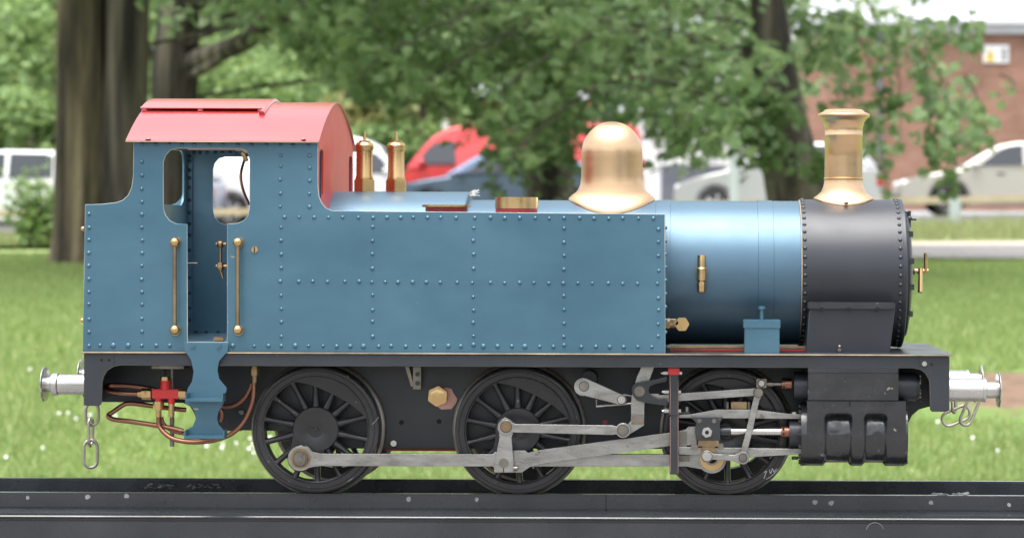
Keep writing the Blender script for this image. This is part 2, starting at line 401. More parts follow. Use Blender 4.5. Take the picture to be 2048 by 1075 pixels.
# ---- cab shell
XR, XF = 266, 636     # rear and front of cab
def yz_plate(name, px, t, pts_yz, holes, mt, parent, label=None):
    "plate across the locomotive at pixel column px; pts (depth, real row)"
    cu = bpy.data.curves.new('c', 'CURVE'); cu.dimensions = '2D'; cu.fill_mode = 'BOTH'; cu.extrude = t*S/2
    for ol in [pts_yz] + holes:
        sp_ = cu.splines.new('POLY'); sp_.points.add(len(ol)-1); sp_.use_cyclic_u = True
        for i, (yy, v) in enumerate(ol): sp_.points[i].co = (yy*S, ZE - (v-VY)*S, 0, 1)
    ob = bpy.data.objects.new('c', cu); col.objects.link(ob)
    dg = bpy.context.evaluated_depsgraph_get(); dg.update(); me0 = ob.evaluated_get(dg).to_mesh()
    X = P(px, 500, 0).x
    g = G(); g.v = [Vector((X + v.co.z, v.co.x, v.co.y)) for v in me0.vertices]; g.f = [tuple(p.vertices) for p in me0.polygons]
    bpy.data.objects.remove(ob); bpy.data.curves.remove(cu)
    return mk(name, g, mt, parent, label=label)
EAVE, RISE = 283 + 2.6, 92.0
def arch(y, y0=-14, y1=534):
    t = abs((y - (y0+y1)/2) / ((y1-y0)/2))
    return EAVE - RISE * (1 - t**1.75)
archpts = [(y, arch(y) + 3) for y in np.linspace(12, W-12, 25)]
def rrect(y0, v0, y1, v1, r):
    o = []
    for cx, cy, a in ((y1-r, v0+r, 0),(y0+r, v0+r, 90),(y0+r, v1-r, 180),(y1-r, v1-r, 270)):
        for i in range(5):
            b = math.radians(a - 90*0 + 0 + (i*22.5) ); o.append((cx + r*math.cos(b), cy - r*math.sin(b)))
    return o
front = yz_plate('cab_front', 633, 4, [(12,424)] + archpts + [(W-12,424)], [rrect(22,300,74,398,12), rrect(W-74,300,W-22,398,12)], M['red_front'], loco, 'red cab front sheet with spectacle windows')
rear = yz_plate('cab_rear', 268, 4, [(12,706)] + archpts + [(W-12,706)], [rrect(50,290,470,409,30)], M['blue_brightened'], loco, 'blue rear cab sheet with window')
bunk = yz_plate('bunker_rear', 169.5, 4, [(12,706),(12,411),(W-12,411),(W-12,706)], [], M['blue'], loco)
gtop = G().box((P(172,500,0).x, 12*S, P(200,432,0).z), (P(266,500,0).x, (W-12)*S, P(200,429,0).z)); mk('coal_space', gtop, M['frame'], loco)
gfl = G().box((P(270,500,0).x, 12*S, P(400,690,0).z), (P(632,500,0).x, (W-12)*S, P(400,686,0).z)); mk('cab_floor', gfl, M['blue_brightened'], loco)
# angle strips with rivets on the far wall
fa = W - 14
def fbox(a, b, c, d, t, yy=fa): # coordinates as seen in the photo at the far wall
    return pbox(a, b, c, d, yy - t, yy)
ang1 = mk('corner_angle', fbox(373, 300, 384, 672, 4), M['blue_brightened'], loco, bevel=.6)
ang2 = mk('corner_angle', fbox(373, 300, 470, 309, 4.5), M['blue_brightened'], loco, bevel=.6)
ang3 = mk('kick_plate', fbox(384, 656, 470, 672, 4.2), M['blue_brightened'], loco, bevel=.6)
for yy in (312,322,340,356,375,400,425,447,470,500,525,555,585,615,640):
    inst(riv0, P(379, yy, fa-4.5), ang1)
for xx in (388,400,414,430,444,460): inst(riv0, P(xx, 305, fa-5), ang2)
for xx in (392,412,436): inst(riv0, P(xx, 664, fa-5), ang3)
# cab fittings
g = G(); xcyl(g, 372, 395, 526.5, 2.6, 60); mk('lever', g, M['nut'], loco, bevel=.4)
g = G(); c = P(441,488,40)
g.sphere(c, 8*S); xcyl(g, 432, 453, 488, 4, 40); g.cyl(P(441,480,40), P(441,530,40), 3.4*S)
g.lathe(P(441,525,40), (0,0,-1), [(0,8*S),(10*S,9*S),(16*S,5*S)], 6); xcyl(g, 432, 454, 532, 3.6, 40); g.cyl(P(441,540,40), P(446,556,40), 3.4*S, 2.6*S)
mk('gauge_cock', g, M['brass_old'], loco, bevel=.4)
g = G().tube([P(490,300,30),P(489,318,60),P(483,340,90),P(482,360,90),P(488,385,80),P(498,408,60)], 2.8*S); mk('cab_pipe', g, M['copper'], loco)
g = G(); ycyl(g, 490, 301, 5, 8, 30); g.tube([P(485,306,10),P(489,312,9),P(493,322,12)], 4.5*S, smooth=4); mk('whistle_bracket', g, M['brass_old'], loco)
g = G(); xcyl(g, 428, 448, 678, 5, 20, 6); mk('floor_nut', g, M['brass_old'], loco, bevel=.5)

# ---- cab roof
def roof_sheet(px0, px1, lift, yA, yB, th=3.0, n=40, lip=0):
    g = G(); x0 = P(px0, 300, 0).x; x1 = P(px1, 300, 0).x
    ys = np.linspace(yA, yB, n); top = [arch(y) - lift for y in ys]
    xs = np.linspace(x0, x1, 6)
    vs = []
    for tt in (0, th):
        for x in xs:
            for y, v in zip(ys, top): vs.append((x, y*S, ZE - (v + tt - VY)*S))
    fs = []; nx = len(xs); o = nx*n
    for i in range(nx-1):
        for j in range(n-1):
            a = i*n+j; fs.append((a, a+1, a+n+1, a+n)); a += o; fs.append((a, a+n, a+n+1, a+1))
    for j in range(n-1):
        fs.append((j, j+o, j+o+1, j+1)); a = (nx-1)*n + j; fs.append((a, a+1, a+o+1, a+o))
    for i in range(nx-1):
        a = i*n; fs.append((a, a+n, a+n+o, a+o)); a = i*n+n-1; fs.append((a, a+o, a+n+o, a+n))
    return g.add(vs, fs)
roof = mk('cab_roof', roof_sheet(254, 640, 0, -14, 534), M['red'], loco, bevel=.5, ang=50, label='red arched cab roof with sliding hatch')
mk('roof_hatch', roof_sheet(252, 508, 7, 128, 392, 3), M['red'], roof, bevel=.5, ang=50)
g = G()
for pxs in (505,):
    x0 = P(pxs, 300, 0).x
    ys = np.linspace(105, 415, 31)
    g.tube([(x0, y*S, ZE - (arch(y)-2-VY)*S) for y in ys], 6.0*S, 10, smooth=1)
mk('hatch_stop', g, M['red'], roof)
g = G()
for yy in (128, 392):
    g.tube([(P(252,300,0).x, yy*S, ZE-(arch(yy)-6.5-VY)*S), (P(508,300,0).x, yy*S, ZE-(arch(yy)-6.5-VY)*S)], 2.6*S, 8, smooth=1)
    for px_ in (260, 375, 498): g.cyl((P(px_,300,0).x, yy*S, ZE-(arch(yy)-5-VY)*S), (P(px_,300,0).x, yy*S, ZE-(arch(yy)+1-VY)*S), 6*S, n=10)
mk('hatch_runner', g, M['red'], roof)
g = G().box((P(254.5,300,0).x, -15*S, ZE-(EAVE+2.6-VY)*S), (P(639.5,300,0).x, -13.6*S, ZE-(EAVE+0.4-VY)*S)); mk('worn_eave_edge', g, M['edge'], roof)
for x, y in ((296,279),(607,279)):
    g = G(); g.sphere(P(x, y-1, -12), 5*S, sc_=(1.2,.8,.35)); mk('roof_screw', g, M['red'], roof)

# ---- handrails
for x in (349.5, 475.5):
    g = G().cyl(P(x,484,-14), P(x,659,-14), 4.1*S, n=16); h = mk('handrail', g, M['brass_old'], loco)
    for y in (484, 659):
        g = G(); g.sphere(P(x,y,-14), 9.8*S); ycyl(g, x, y, 5, -10, 7, 14); ycyl(g, x+1, y+1, 10.5, 4, 6.5, 18); mk('handrail_knob', g, M['brass'], h)

# ---- footplate, valance, frames
def vbox(px0, px1, v0, v1, y0, y1):
    x0 = CX + (px0-VX)*S; x1 = CX + (px1-VX)*S
    return G().box((x0, y0*S, ZE-(v1-VY)*S), (x1, y1*S, ZE-(v0-VY)*S))
fp = mk('footplate', vbox(163, 1906, 706.5, 710, 0.5, W-0.5), M['black'], loco, bevel=.4)
mk('worn_edge_strip', vbox(162.5, 1906.5, 706.9, 709.2, -1.0, 0.45), M['edge'], fp)
val = [(168,711),(1899,711),(1899,818),(1893,821),(1864,821)] + [(1860,817)] + [(1860,775),(1858,758),(1851,745),(1840,737),(1826,734)] + \
      [(240,734),(226,737),(214,745),(207,757),(204,772)] + [(203,810),(199,815),(172,815),(168,811)]
# valance rows are given straight (already corrected for camera roll)
val = [(x, y + AL*(x-VX)) for x, y in val]
va = plate('valance', [val], 4, 9, M['frame'], loco, 0.5)
edge_mat(va, M['edge_dark'])
va2 = plate('valance', [val], 4, 9, M['frame'], loco, 0.5); va2.location.y = (W-6.5)*S - WORLD[loco.name].y
for x, y in ((203,719.5),(218,719.5),(1863,728.5)):
    g = G(); ycyl(g, x, y, 2.8, 3.6, 4.2, 14); mk('bolt_hole', g, M['hole'], va)
g = G(); ycyl(g, 1849, 727, 5, 1, 5, 16); mk('bolt', g, M['bright'], va, bevel=.6)
for px_ in (228, 1838):
    g = G(); c = P(px_, 722, 3.7); g.box((c.x-.4*S, 3.7*S, c.z-11*S), (c.x+.4*S, 4.1*S, c.z+11*S)); mk('seam', g, M['hole'], va)
mk('buffer_beam', vbox(166, 170.5, 711, 815, 10, W-10), M['black'], loco, bevel=.5)
mk('buffer_beam', vbox(1894.5, 1899, 711, 818, 10, W-10), M['black'], loco, bevel=.5)
# frame polygon as seen at depth 140
fr = [(196,716),(196,803),(366,805)] + [(380,812),(388,825),(393,840),(399,858)] + [(560,861),(600,868),(632,896),(1625,897),(1760,897),(1800,875)] + \
     [(1815,848),(1824,830),(1838,818),(1856,813)] + [(1870,813),(1870,716)]
f1 = plate('frame_plate', [fr], 140, 147, M['frame_deep'], loco, 0.8)
f2 = plate('frame_plate', [fr], 140, 147, M['frame_deep'], loco, 0.8); f2.location.y = (W-143.5)*S - WORLD[loco.name].y
for x in (330, 800, 840, 1250):
    pass
g = pbox(440, 852, 482, 861, 150, 370); mk('brake_stretcher', g, M['red_dark'], loco)
g = pbox(770, 896, 912, 901, 150, 370); mk('frame_stretcher', g, M['red_dark'], loco)
g = pbox(1090, 880, 1110, 896, 150, 370); mk('frame_stretcher', g, M['black'], loco)
g = pbox(322, 735, 329, 800, 136, 140); mk('frame_seam_strip', g, M['frame'], loco)
for x, y, r in ((803,844,5),(878,842,5)):
    g = G(); ycyl(g, x, y, r, 139.4, 140.2, 16); mk('frame_hole', g, M['hole'], f1)
g = G(); ycyl(g, 1210, 844, 5, 139.4, 140.2, 16); mk('frame_hole', g, M['red_dark'], f1)
g = G(); pin_bolt(g, 787, 886, 6, 138, 9, False); mk('bolt', g, M['bright'], f1, bevel=.5)
g = G(); ycyl(g, 875, 792, 21, 122, 139, 6, a0=.1); g.lathe(P(875,792,122), (0,-1,0), [(0,17*S),(2*S,10*S)], 6, .1); mk('brass_plug', g, M['brass'], f1, bevel=1)
g = G(); pp = P(890,798,139); n = 14
ring = [P(888+25*math.cos(2*math.pi*i/n)*rng.uniform(.8,1.1), 797+24*math.sin(2*math.pi*i/n)*rng.uniform(.8,1.1), 138.2) for i in range(n)]
g.add(ring + [q + Vector((0,1.8*S,0)) for q in ring], [tuple(range(n))] + [(i,(i+1)%n,n+(i+1)%n,n+i) for i in range(n)]); mk('gasket', g, M['plank'], f1)
g = pbox(826, 733, 842, 778, 118, 124); g2 = pbox(812, 733, 824, 768, 126, 134)
br = mk('spring_bracket', g, M['nut'], f1, bevel=.8); 
g3 = G(); 
g3.add([P(810,733,124),P(818,733,124),P(828,772,124),P(822,772,124),P(810,733,134),P(818,733,134),P(828,772,134),P(822,772,134)], [(0,1,2,3),(7,6,5,4),(0,4,5,1),(1,5,6,2),(2,6,7,3),(3,7,4,0)]); mk('spring_bracket', g3, M['nut'], f1)
for y in (748, 766): g = G(); pin_bolt(g, 835, y, 4.5, 118, 5, False); mk('bolt', g, M['black'], br)

# ---- wheels
def wheel(cx, cy, far=False):
    y0 = 92; c = P(cx, cy, y0); k = K(y0)
    ax = Vector((0,1,0))
    if far: c = Vector((c.x, (W - y0)*S, c.z)); ax = Vector((0,-1,0))
    def A(prof, n=64, a0=0, capped=True):
        return G().lathe(c, ax, [(h*S, r*k) for h, r in prof], n, a0, capped)
    # tyre: closed ring profile
    pr = [(2,106),(0,108),(0,117),(1.2,117.6),(1.2,118.6),(0,119.2),(0,124),(1.5,126),(33,127),(36,133),(39,135),(42,133),(42,106),(40,104),(3,104),(2,106)]
    root = mk('wheel', A(pr, 96, 0, False), M['wheel'], loco, ang=40)
    fl = A([(33.2,127.3),(36,133.2),(39,135.2),(42.2,133.2),(42.2,128)], 96, 0, False); mk('flange', fl, M['tread'], root)
    hub = A([(1,0.1),(1,5),(3,6),(3,8),(0.5,16),(0,17),(0,44),(2,46),(36,46),(36,0.1)], 48, 0, False); mk('hub', hub, M['wheel'], root)
    sgn = -1 if far else 1
    # spokes
    for i in range(14):
        a = math.radians(90 + i*360/14 + 1.5)
        d = Vector((math.cos(a), 0, math.sin(a))); t = Vector((-d.z, 0, d.x))
        g = G(); vs = []; n = 10
        for rr, wd, dp in ((44, 10, 12), (62, 8, 10.5), (85, 6.6, 9.5), (99, 7, 10), (105, 10, 11)):
            for j in range(n):
                b = 2*math.pi*j/n
                vs.append(c + d*rr*k + t*wd*k*0.9*math.cos(b) + ax*(16 + dp*math.sin(b))*S)
        fs = [(q*n+j, q*n+(j+1)%n, (q+1)*n+(j+1)%n, (q+1)*n+j) for q in range(4) for j in range(n)]
        mk('spoke', g.add(vs, fs), M['wheel'], root, ang=60)
    # crank boss
    pin = Vector((-30, -59))
    g = G(); g.lathe(c + Vector((pin.x*k, 0, pin.y*k)), ax, [(0.5*S, 24*k), (2*S, 26*k), (30*S, 26*k)], 32)
    d2 = Vector((pin.x, 0, pin.y)).normalized(); t2 = Vector((-d2.z, 0, d2.x))
    q = [c + d2*0 + t2*44*k, c + d2*0 - t2*44*k, c + d2*66*k - t2*24*k, c + d2*66*k + t2*24*k]
    g.add([v + ax*.6*S for v in q] + [v + ax*30*S for v in q], [(0,1,2,3),(7,6,5,4),(0,4,5,1),(1,5,6,2),(2,6,7,3),(3,7,4,0)])
    mk('crank_boss', g, M['wheel'], root, bevel=.8)
    # balance weight: crescent opposite the crank
    a_mid = math.atan2(59, 30); half = math.radians(52); nn = 20
    up = []; lw = []
    for i in range(nn+1):
        t_ = -half + 2*half*i/nn; a = a_mid + t_
        up.append(Vector((math.cos(a)*105, 0, math.sin(a)*105)))
        ri = 105 - 27*(1 - (t_/half)**2)
        lw.append(Vector((math.cos(a)*ri, 0, math.sin(a)*ri)))
    ring = up + lw[::-1]
    a_ = [c + v*k + ax*5*S for v in ring]; b_ = [c + v*k + ax*22*S for v in ring]; m = len(ring)
    fs = []
    for i in range(nn): fs.append((i, i+1, m-2-i, m-1-i)); fs.append((m+i, 2*m-1-i, 2*m-2-i, m+i+1))
    fs += [(i, (i+1) % m, m+(i+1) % m, m+i) for i in range(m)]
    mk('balance_weight', G().add(a_ + b_, fs), M['wheel'], root, bevel=.6)
    return root
WC = [(631,858.5),(1036,860.5),(1453,862)]
wh = []
for cx, cy in WC:
    wh.append(wheel(cx, cy))
    c = P(cx, cy, 92); g = G().cyl((c.x, 110*S, c.z), (c.x, (W-110)*S, c.z), 13*S); mk('axle', g, M['nut'], loco)
for cx, cy in WC: wheel(cx, cy, True)
# scribbled chalk on the front wheel tyre
def stroke(name, pts_, y, m_, parent, r=.7):
    mk(name, G().tube([P(a, b, y) for a, b in pts_], r*S, 6, smooth=4), m_, parent)
stroke('chalk_mark', [(1528,944),(1533,941),(1530,950),(1528,956)], 91.6, M['chalk'], wh[2])
stroke('chalk_mark', [(1539,938),(1541,946),(1545,936),(1548,943),(1553,936)], 91.6, M['chalk'], wh[2])
stroke('chalk_mark', [(1532,957),(1540,953),(1558,937)], 91.6, M['chalk'], wh[2], .5)
stroke('scratch', [(744,848),(752,840),(757,833)], 91.6, M['scuff'], wh[0], .8)
stroke('scratch', [(695,962),(706,955)], 91.6, M['scuff'], wh[0], .6)

# ---- rods and valve gear (depths run towards the camera)
def bossrod(pts2, bosses, y0, y1, name, m_='steel', bev=1.0):
    return plate(name, [pts2], y0, y1, M[m_], loco, bev)
def circ(cx, cy, r, n=28, a0=0, a1=360): return [(cx + r*math.cos(math.radians(a0+(a1-a0)*i/n)), cy - r*math.sin(math.radians(a0+(a1-a0)*i/n))) for i in range(n if a1-a0 == 360 else n+1)]
# rear coupling rod
cr = [(600,890),(606,893),(614,895),(624,905),(640,907),(985,907.5),(990,900),(1026,900),(1026,942),(988,944),(985,932),(640,931),(624,933),(614,938)] + circ(600,916,25,12,290,60+0)[::-1][:0]
cr = circ(600.5,916,25,22,-52,-308)[::1]
cr = [(x, y) for x, y in circ(600.5,916,25,20,305,55)[::1]]
cr = cr[::-1] if False else cr
# outline: start lower right of the eye, clockwise round the left, to the upper right, then the bar
eye = [(600.5 + 25*math.cos(math.radians(a)), 916 - 25*math.sin(math.radians(a))) for a in range(-50, -311, -13)]
rod1 = plate('coupling_rod', [eye + [(608,890),(616,893),(626,903),(642,906.5),(986,907.5),(990,903),(1024,903),(1024,940),(990,940),(986,932),(642,931),(626,933)]], 74, 86, M['steel'], loco, .7)
g = G(); ycyl(g, 600.5, 916, 20, 72, 76, 32); mk('bush', g, M['brass_old'], rod1, bevel=.8)
g = G(); ycyl(g, 600.5, 917, 14, 60, 74, 24); ycyl(g, 600.5, 917, 11.5, 54, 62, 6, .2); ycyl(g, 600.5, 917, 5, 50, 60, 16); mk('crank_pin', g, M['nut'], rod1, bevel=.7)
g = G().cyl(P(602,894,80), P(602,889,80), 5*S); mk('oil_cup', g, M['steel'], rod1, bevel=.5)
# front coupling rod
eye2 = [(1424 + 29*math.cos(math.radians(a)), 917 - 29*math.sin(math.radians(a))) for a in range(125, -141, -13)]
rod2 = plate('coupling_rod', [[(1055,907),(1340,908),(1385,909),(1400,905)] + eye2 + [(1395,936),(1372,932),(1055,932)]], 75, 86, M['steel'], loco, .7)
g = G(); g.lathe(P(1424,916,72), (0,1,0), [(4*S,24*S),(0,24*S),(0,14*S),(4*S,14*S)], 32, 0, False); mk('bush', g, M['brass'], rod2, bevel=.5)
g = G(); ycyl(g, 1424, 916, 10, 73, 80, 20); mk('crank_pin', g, M['hole'], rod2)
g = pbox(1358, 910, 1379, 922, 71, 76); mk('key_block', g, M['nut'], rod2, bevel=.6)
# connecting rod
con = plate('connecting_rod', [[(1026,900),(1050,900),(1056,905),(1080,899),(1340,864.5),(1372,858),(1376,853),(1393,851),(1394,888),(1376,890),(1340,891),(1082,927),(1060,933),(1044,944),(1026,944)]], 56, 68, M['steel'], loco, .7)
g = pbox(1340, 862, 1374, 893, 55, 69); mk('rod_strap', g, M['nut'], con, bevel=.8)
# return crank
rc = plate('return_crank', [[(1003,838),(1010,834),(1018,838)] + [(1012 + 17*math.cos(math.radians(a)), 854 - 17*math.sin(math.radians(a))) for a in range(50, -40, -15)] + [(1023,874),(1027,925),(1027,944),(988,944),(989,925),(999,874)] + [(1012 + 17*math.cos(math.radians(a)), 854 - 17*math.sin(math.radians(a))) for a in range(215, 130, -15)]], 40, 54, M['steel'], loco, .7)
g = G(); pin_bolt(g, 1007, 925, 9, 39, 4, False); mk('bolt', g, M['nut'], rc, bevel=.5)
g = pbox(1006.3, 934, 1007.8, 944.2, 39.5, 54.2); mk('clamp_slot', g, M['hole'], rc)
g = G(); xcyl(g, 1024, 1035, 936, 5, 46, 12); mk('clamp_bolt', g, M['nut'], rc)
g = G(); xcyl(g, 1034, 1042, 927, 1.3, 46, 8); mk('cotter_pin', g, M['nut'], rc)
# eccentric rod
e1 = [(1012 + 15*math.cos(math.radians(a)), 854 - 15*math.sin(math.radians(a))) for a in range(325, 34, -20)]
e2 = [(1246 + 15*math.cos(math.radians(a)), 860 - 15*math.sin(math.radians(a))) for a in range(150, -151, -20)]
er = plate('eccentric_rod', [[(1028,864)] + e1 + [(1030,847)] + [(1225,850)] + e2 + [(1225,869)]], 30, 39, M['steel'], loco, .7)
for x, y in ((1012,853),(1246,860)):
    g = G(); ycyl(g, x, y, 10.5, 27, 31, 24); ycyl(g, x, y, 9, 23, 29, 6, .3); ycyl(g, x, y, 4.5, 20, 24, 14); mk('pin', g, M['nut'] if x > 1100 else M['brass_old'], er, bevel=.6)
# expansion link and its foot
lk = plate('expansion_link', [[(1283,732),(1309,732),(1300,757),(1294,780),(1289,805),(1288,850),(1262,866),(1250,873),(1238,866),(1240,852),(1256,848),(1262,840),(1262,805),(1266,780),(1274,752)]], 46, 58, M['steel'], loco, .7)
g = pbox(1263, 828, 1287, 848, 43, 47); mk('die_plate', g, M['nut'], lk, bevel=.6)
for x in (1268,1282): g = G(); pin_bolt(g, x, 841, 3.6, 43, 4, False); mk('bolt', g, M['brass_old'], lk)
# dark trunnion bracket
brk = plate('link_bracket', [[(1270,766),(1282,763),(1300,760),(1334,752),(1334,763),(1312,767),(1300,772),(1297,781),(1301,790),(1318,797),(1334,798),(1334,811),(1315,809),(1296,806),(1284,803),(1274,800),(1267,792),(1263,781),(1265,772)]], 32, 42, M['black'], loco, 1.2)
g = G(); ycyl(g, 1279, 782, 10, 30, 34, 24); ycyl(g, 1279, 782, 5.5, 26, 30, 16); mk('pin', g, M['nut'], brk, bevel=.6)
# lifting arm and thin loop
l1 = [(1166 + 18*math.cos(math.radians(a)), 773 - 18*math.sin(math.radians(a))) for a in range(70, 281, 15)]
l2 = [(1243 + 10*math.cos(math.radians(a)), 799 - 10*math.sin(math.radians(a))) for a in range(-105, 70, 20)]
la = plate('lifting_arm', [l1 + l2], 44, 56, M['steel'], loco, .7)
g = G(); ycyl(g, 1168, 772, 9, 43, 46, 24); mk('shaft_end', g, M['nut'], la, bevel=.4)
g = G(); ycyl(g, 1243, 799, 7.5, 40, 45, 20); ycyl(g, 1243, 799, 4, 37, 41, 12); mk('pin', g, M['bright'], la, bevel=.6)
g = G(); ycyl(g, 1178, 757, 16, 90, 139, 24); mk('shaft_bearing', g, M['frame'], loco, bevel=1)
g = G(); g.tube([P(1193,798,60),P(1193,812,60),P(1225,809,60),P(1262,806,60)], 2.2*S, 8, smooth=1); g.tube([P(1246,789,58),P(1264,791,58),P(1264,808,58)], 2.2*S, 8, smooth=1); mk('lifting_link', g, M['steel'], loco)
# radius rod
rr_ = plate('radius_rod', [[(1300,791),(1340,788),(1358,786),(1508,775.5),(1517,776),(1520,784),(1517,792),(1508,791),(1358,801.5),(1340,803),(1300,806)]], 50, 60, M['steel'], loco, 1)
g = pbox(1300, 787, 1318, 800, 48, 62); mk('radius_rod_fork', g, M['steel'], rr_, bevel=.8)
# combination lever
cl = plate('combination_lever', [[(1510,779),(1517,775),(1525,779),(1525,790),(1519,800),(1503,870),(1494,905),(1486,915),(1480,905),(1490,870),(1506,800),(1509,790)]], 36, 46, M['steel'], loco, 1)
g = G(); ycyl(g, 1517, 785, 8.5, 33, 37, 24); ycyl(g, 1517, 785, 4, 30, 34, 14); mk('pin', g, M['nut'], cl, bevel=.6)
g = pbox(1513, 757, 1533, 775, 38, 58); vcx = mk('valve_crosshead', g, M['nut'], loco, bevel=1.2)
g = G(); ycyl(g, 1523, 766, 6.5, 33, 39, 6, .2); ycyl(g, 1523, 766, 3, 30, 34, 12); mk('pin', g, M['bright'], vcx, bevel=.5)
# union link
ul = plate('union_link', [[(1414 + 12*math.cos(math.radians(a)), 912 - 12*math.sin(math.radians(a))) for a in range(330, 29, -20)] + [(1440,908),(1470,909)] + [(1486 + 13*math.cos(math.radians(a)), 915 - 13*math.sin(math.radians(a))) for a in range(100, -120, -20)] + [(1465,921),(1440,919)]], 24, 33, M['steel'], loco, .7)
g = G(); ycyl(g, 1414, 912, 9.5, 21, 25, 24); ycyl(g, 1414, 912, 7.5, 17, 22, 6, .2); ycyl(g, 1414, 912, 3.5, 14, 18, 12); mk('pin', g, M['bright'], ul, bevel=.5)
M['ring_dark'] = mat('dark_brown_ring', (0.035,0.028,0.022), (0.07,0.055,0.04), 60, 0.3, coord='World')  # dark rings behind the pins, outlining them against the rods
for x, y, rad, dep, par in ((600.5,917,14,71.6,rod1),(1012,853,10.5,29.6,er),(1246,860,10.5,29.6,er),(1279,782,10,31.6,brk),(1243,799,7.5,43.6,la),(1168,772,9,43.6,la),(1517,785,8.5,35.6,cl),(1414,912,9.5,23.6,ul),(1007,925,6.8,39.6,rc),(1486,915,7.5,23.6,ul)):
    g = G(); ycyl(g, x, y, rad+1.5, dep, dep+.7, 28); mk('pin_outline', g, M['ring_dark'], par)
g = G(); ycyl(g, 1486, 915, 7, 21, 25, 24); mk('pin', g, M['nut'], ul, bevel=.6)
for cx_, cy_ in ((1523,766),): g = G(); ycyl(g, cx_, cy_, 8.5, 37.4, 38.2, 20); mk('pin_outline', g, M['ring_dark'], vcx)
# motion bracket
mb = mk('motion_bracket', pbox(1338, 748, 1357, 830, 20, 52), M['black'], loco, bevel=1)
mk('bracket_leg', pbox(1339.5, 830, 1357, 948, 22, 50), M['black'], mb, bevel=1)
mk('bracket_top', pbox(1336, 735, 1359, 749, 18, 52), M['red_valve'], mb, bevel=1.5)
g = G()
for x, y in ((1333,783),(1333,821),(1331,745)): xcyl(g, x-5, x+5, y, 5, 30, 6); xcyl(g, x-9, x, y, 2.5, 30, 10)
for x, y in ((1358,783),(1358,821),(1360,745)): xcyl(g, x-2, x+4, y, 5, 30, 6)
mk('bracket_bolts', g, M['bright'], mb, bevel=.4, kind='stuff')
stroke('chipped_edge', [(1340,752),(1341,790),(1340,826)], 19.7, M['plank'], mb, .3)
stroke('chipped_edge', [(1340.5,832),(1341,880),(1341,944)], 21.7, M['plank'], mb, .3)
stroke('chipped_edge', [(1356.2,760),(1356.2,946)], 20.9, M['plank'], mb, .3)
# slide bars
sb1 = plate('slide_bar', [[(1358,829),(1382,828),(1432,818.5),(1510,818.5),(1578,827),(1602,827),(1602,837),(1358,835)]], 50, 66, M['steel'], loco, .8)
sb2 = plate('slide_bar', [[(1358,893),(1602,897),(1602,907),(1560,910),(1500,913.5),(1430,911),(1358,908)]], 50, 66, M['steel'], loco, .8)
g = pbox(1358, 823, 1380, 829, 52, 64); mk('end_block', g, M['black'], sb1, bevel=.6)
g = G().cyl(P(1374,823,58), P(1374,813,58), 5*S, n=6); mk('bolt', g, M['nut'], sb1, bevel=.4)
g = pbox(1462, 803, 1494, 817, 66, 80); mk('oil_box', g, M['brass_old'], sb1, bevel=1.2)
for x in (1455, 1498): g = G().cyl(P(x,817,70), P(x,803,70), 3*S, n=8); mk('oil_box_bolt', g, M['nut'], sb1)
# crosshead
ch = plate('crosshead', [[(1382,833),(1446,833),(1440,845),(1441,880),(1393,880),(1390,862),(1392,845)]], 34, 70, M['black'], loco, 1.2)
mk('slipper', plate_g := pbox(1396, 880, 1438, 892, 36, 68), M['brass_old'], ch, bevel=1)
mk('slipper', pbox(1402, 892, 1432, 905, 38, 68), M['brass_old'], ch, bevel=2.5)
g = G(); ycyl(g, 1414, 864, 11, 29, 35, 6, .25); ycyl(g, 1414, 864, 8.5, 26, 30, 24); mk('gudgeon_nut', g, M['bright'], ch, bevel=.7)
g = G(); ycyl(g, 1414, 864, 4, 25.4, 26.2, 16); mk('pin_hole', g, M['hole'], ch)
for x, y in ((1399,841),(1428,841),(1403,887),(1428,889)):
    g = G(); ycyl(g, x, y, 4.5, 31 if y < 870 else 33, 37, 14); mk('bolt', g, M['nut'] if y < 870 else M['brass_old'], ch, bevel=.8)
g = pbox(1382, 888, 1396, 899, 44, 60); mk('shoe', g, M['nut'], ch, bevel=1.5)
g = pbox(1436, 886, 1447, 898, 44, 60); mk('shoe', g, M['nut'], ch, bevel=1.5)
g = G(); xcyl(g, 1440, 1566, 862, 7.8, 58, 24); mk('piston_rod', g, M['bright'], loco)
g = G(); xcyl(g, 1440, 1462, 862, 10.5, 58, 20); mk('piston_rod_collar', g, M['black'], loco, bevel=.8)
g = G(); xcyl(g, 1562, 1580, 863, 12, 58, 24); gl = mk('piston_gland', g, M['copper'], loco, bevel=.8)
g = G(); xcyl(g, 1530, 1566, 767, 4.2, 58, 16); xcyl(g, 1535, 1546, 767, 6, 58, 16); mk('valve_spindle', g, M['nut'], loco, bevel=.4)
g = G(); xcyl(g, 1564, 1583, 767, 12, 58, 24); gl2 = mk('valve_gland', g, M['copper'], loco, bevel=.8)
for x, y, par in ((1568,762,gl2),(1568,774,gl2),(1567,857,gl),(1567,868,gl)):
    g = G(); ycyl(g, x, y, 2.2, 45, 52, 10); mk('gland_hole', g, M['hole'], par)

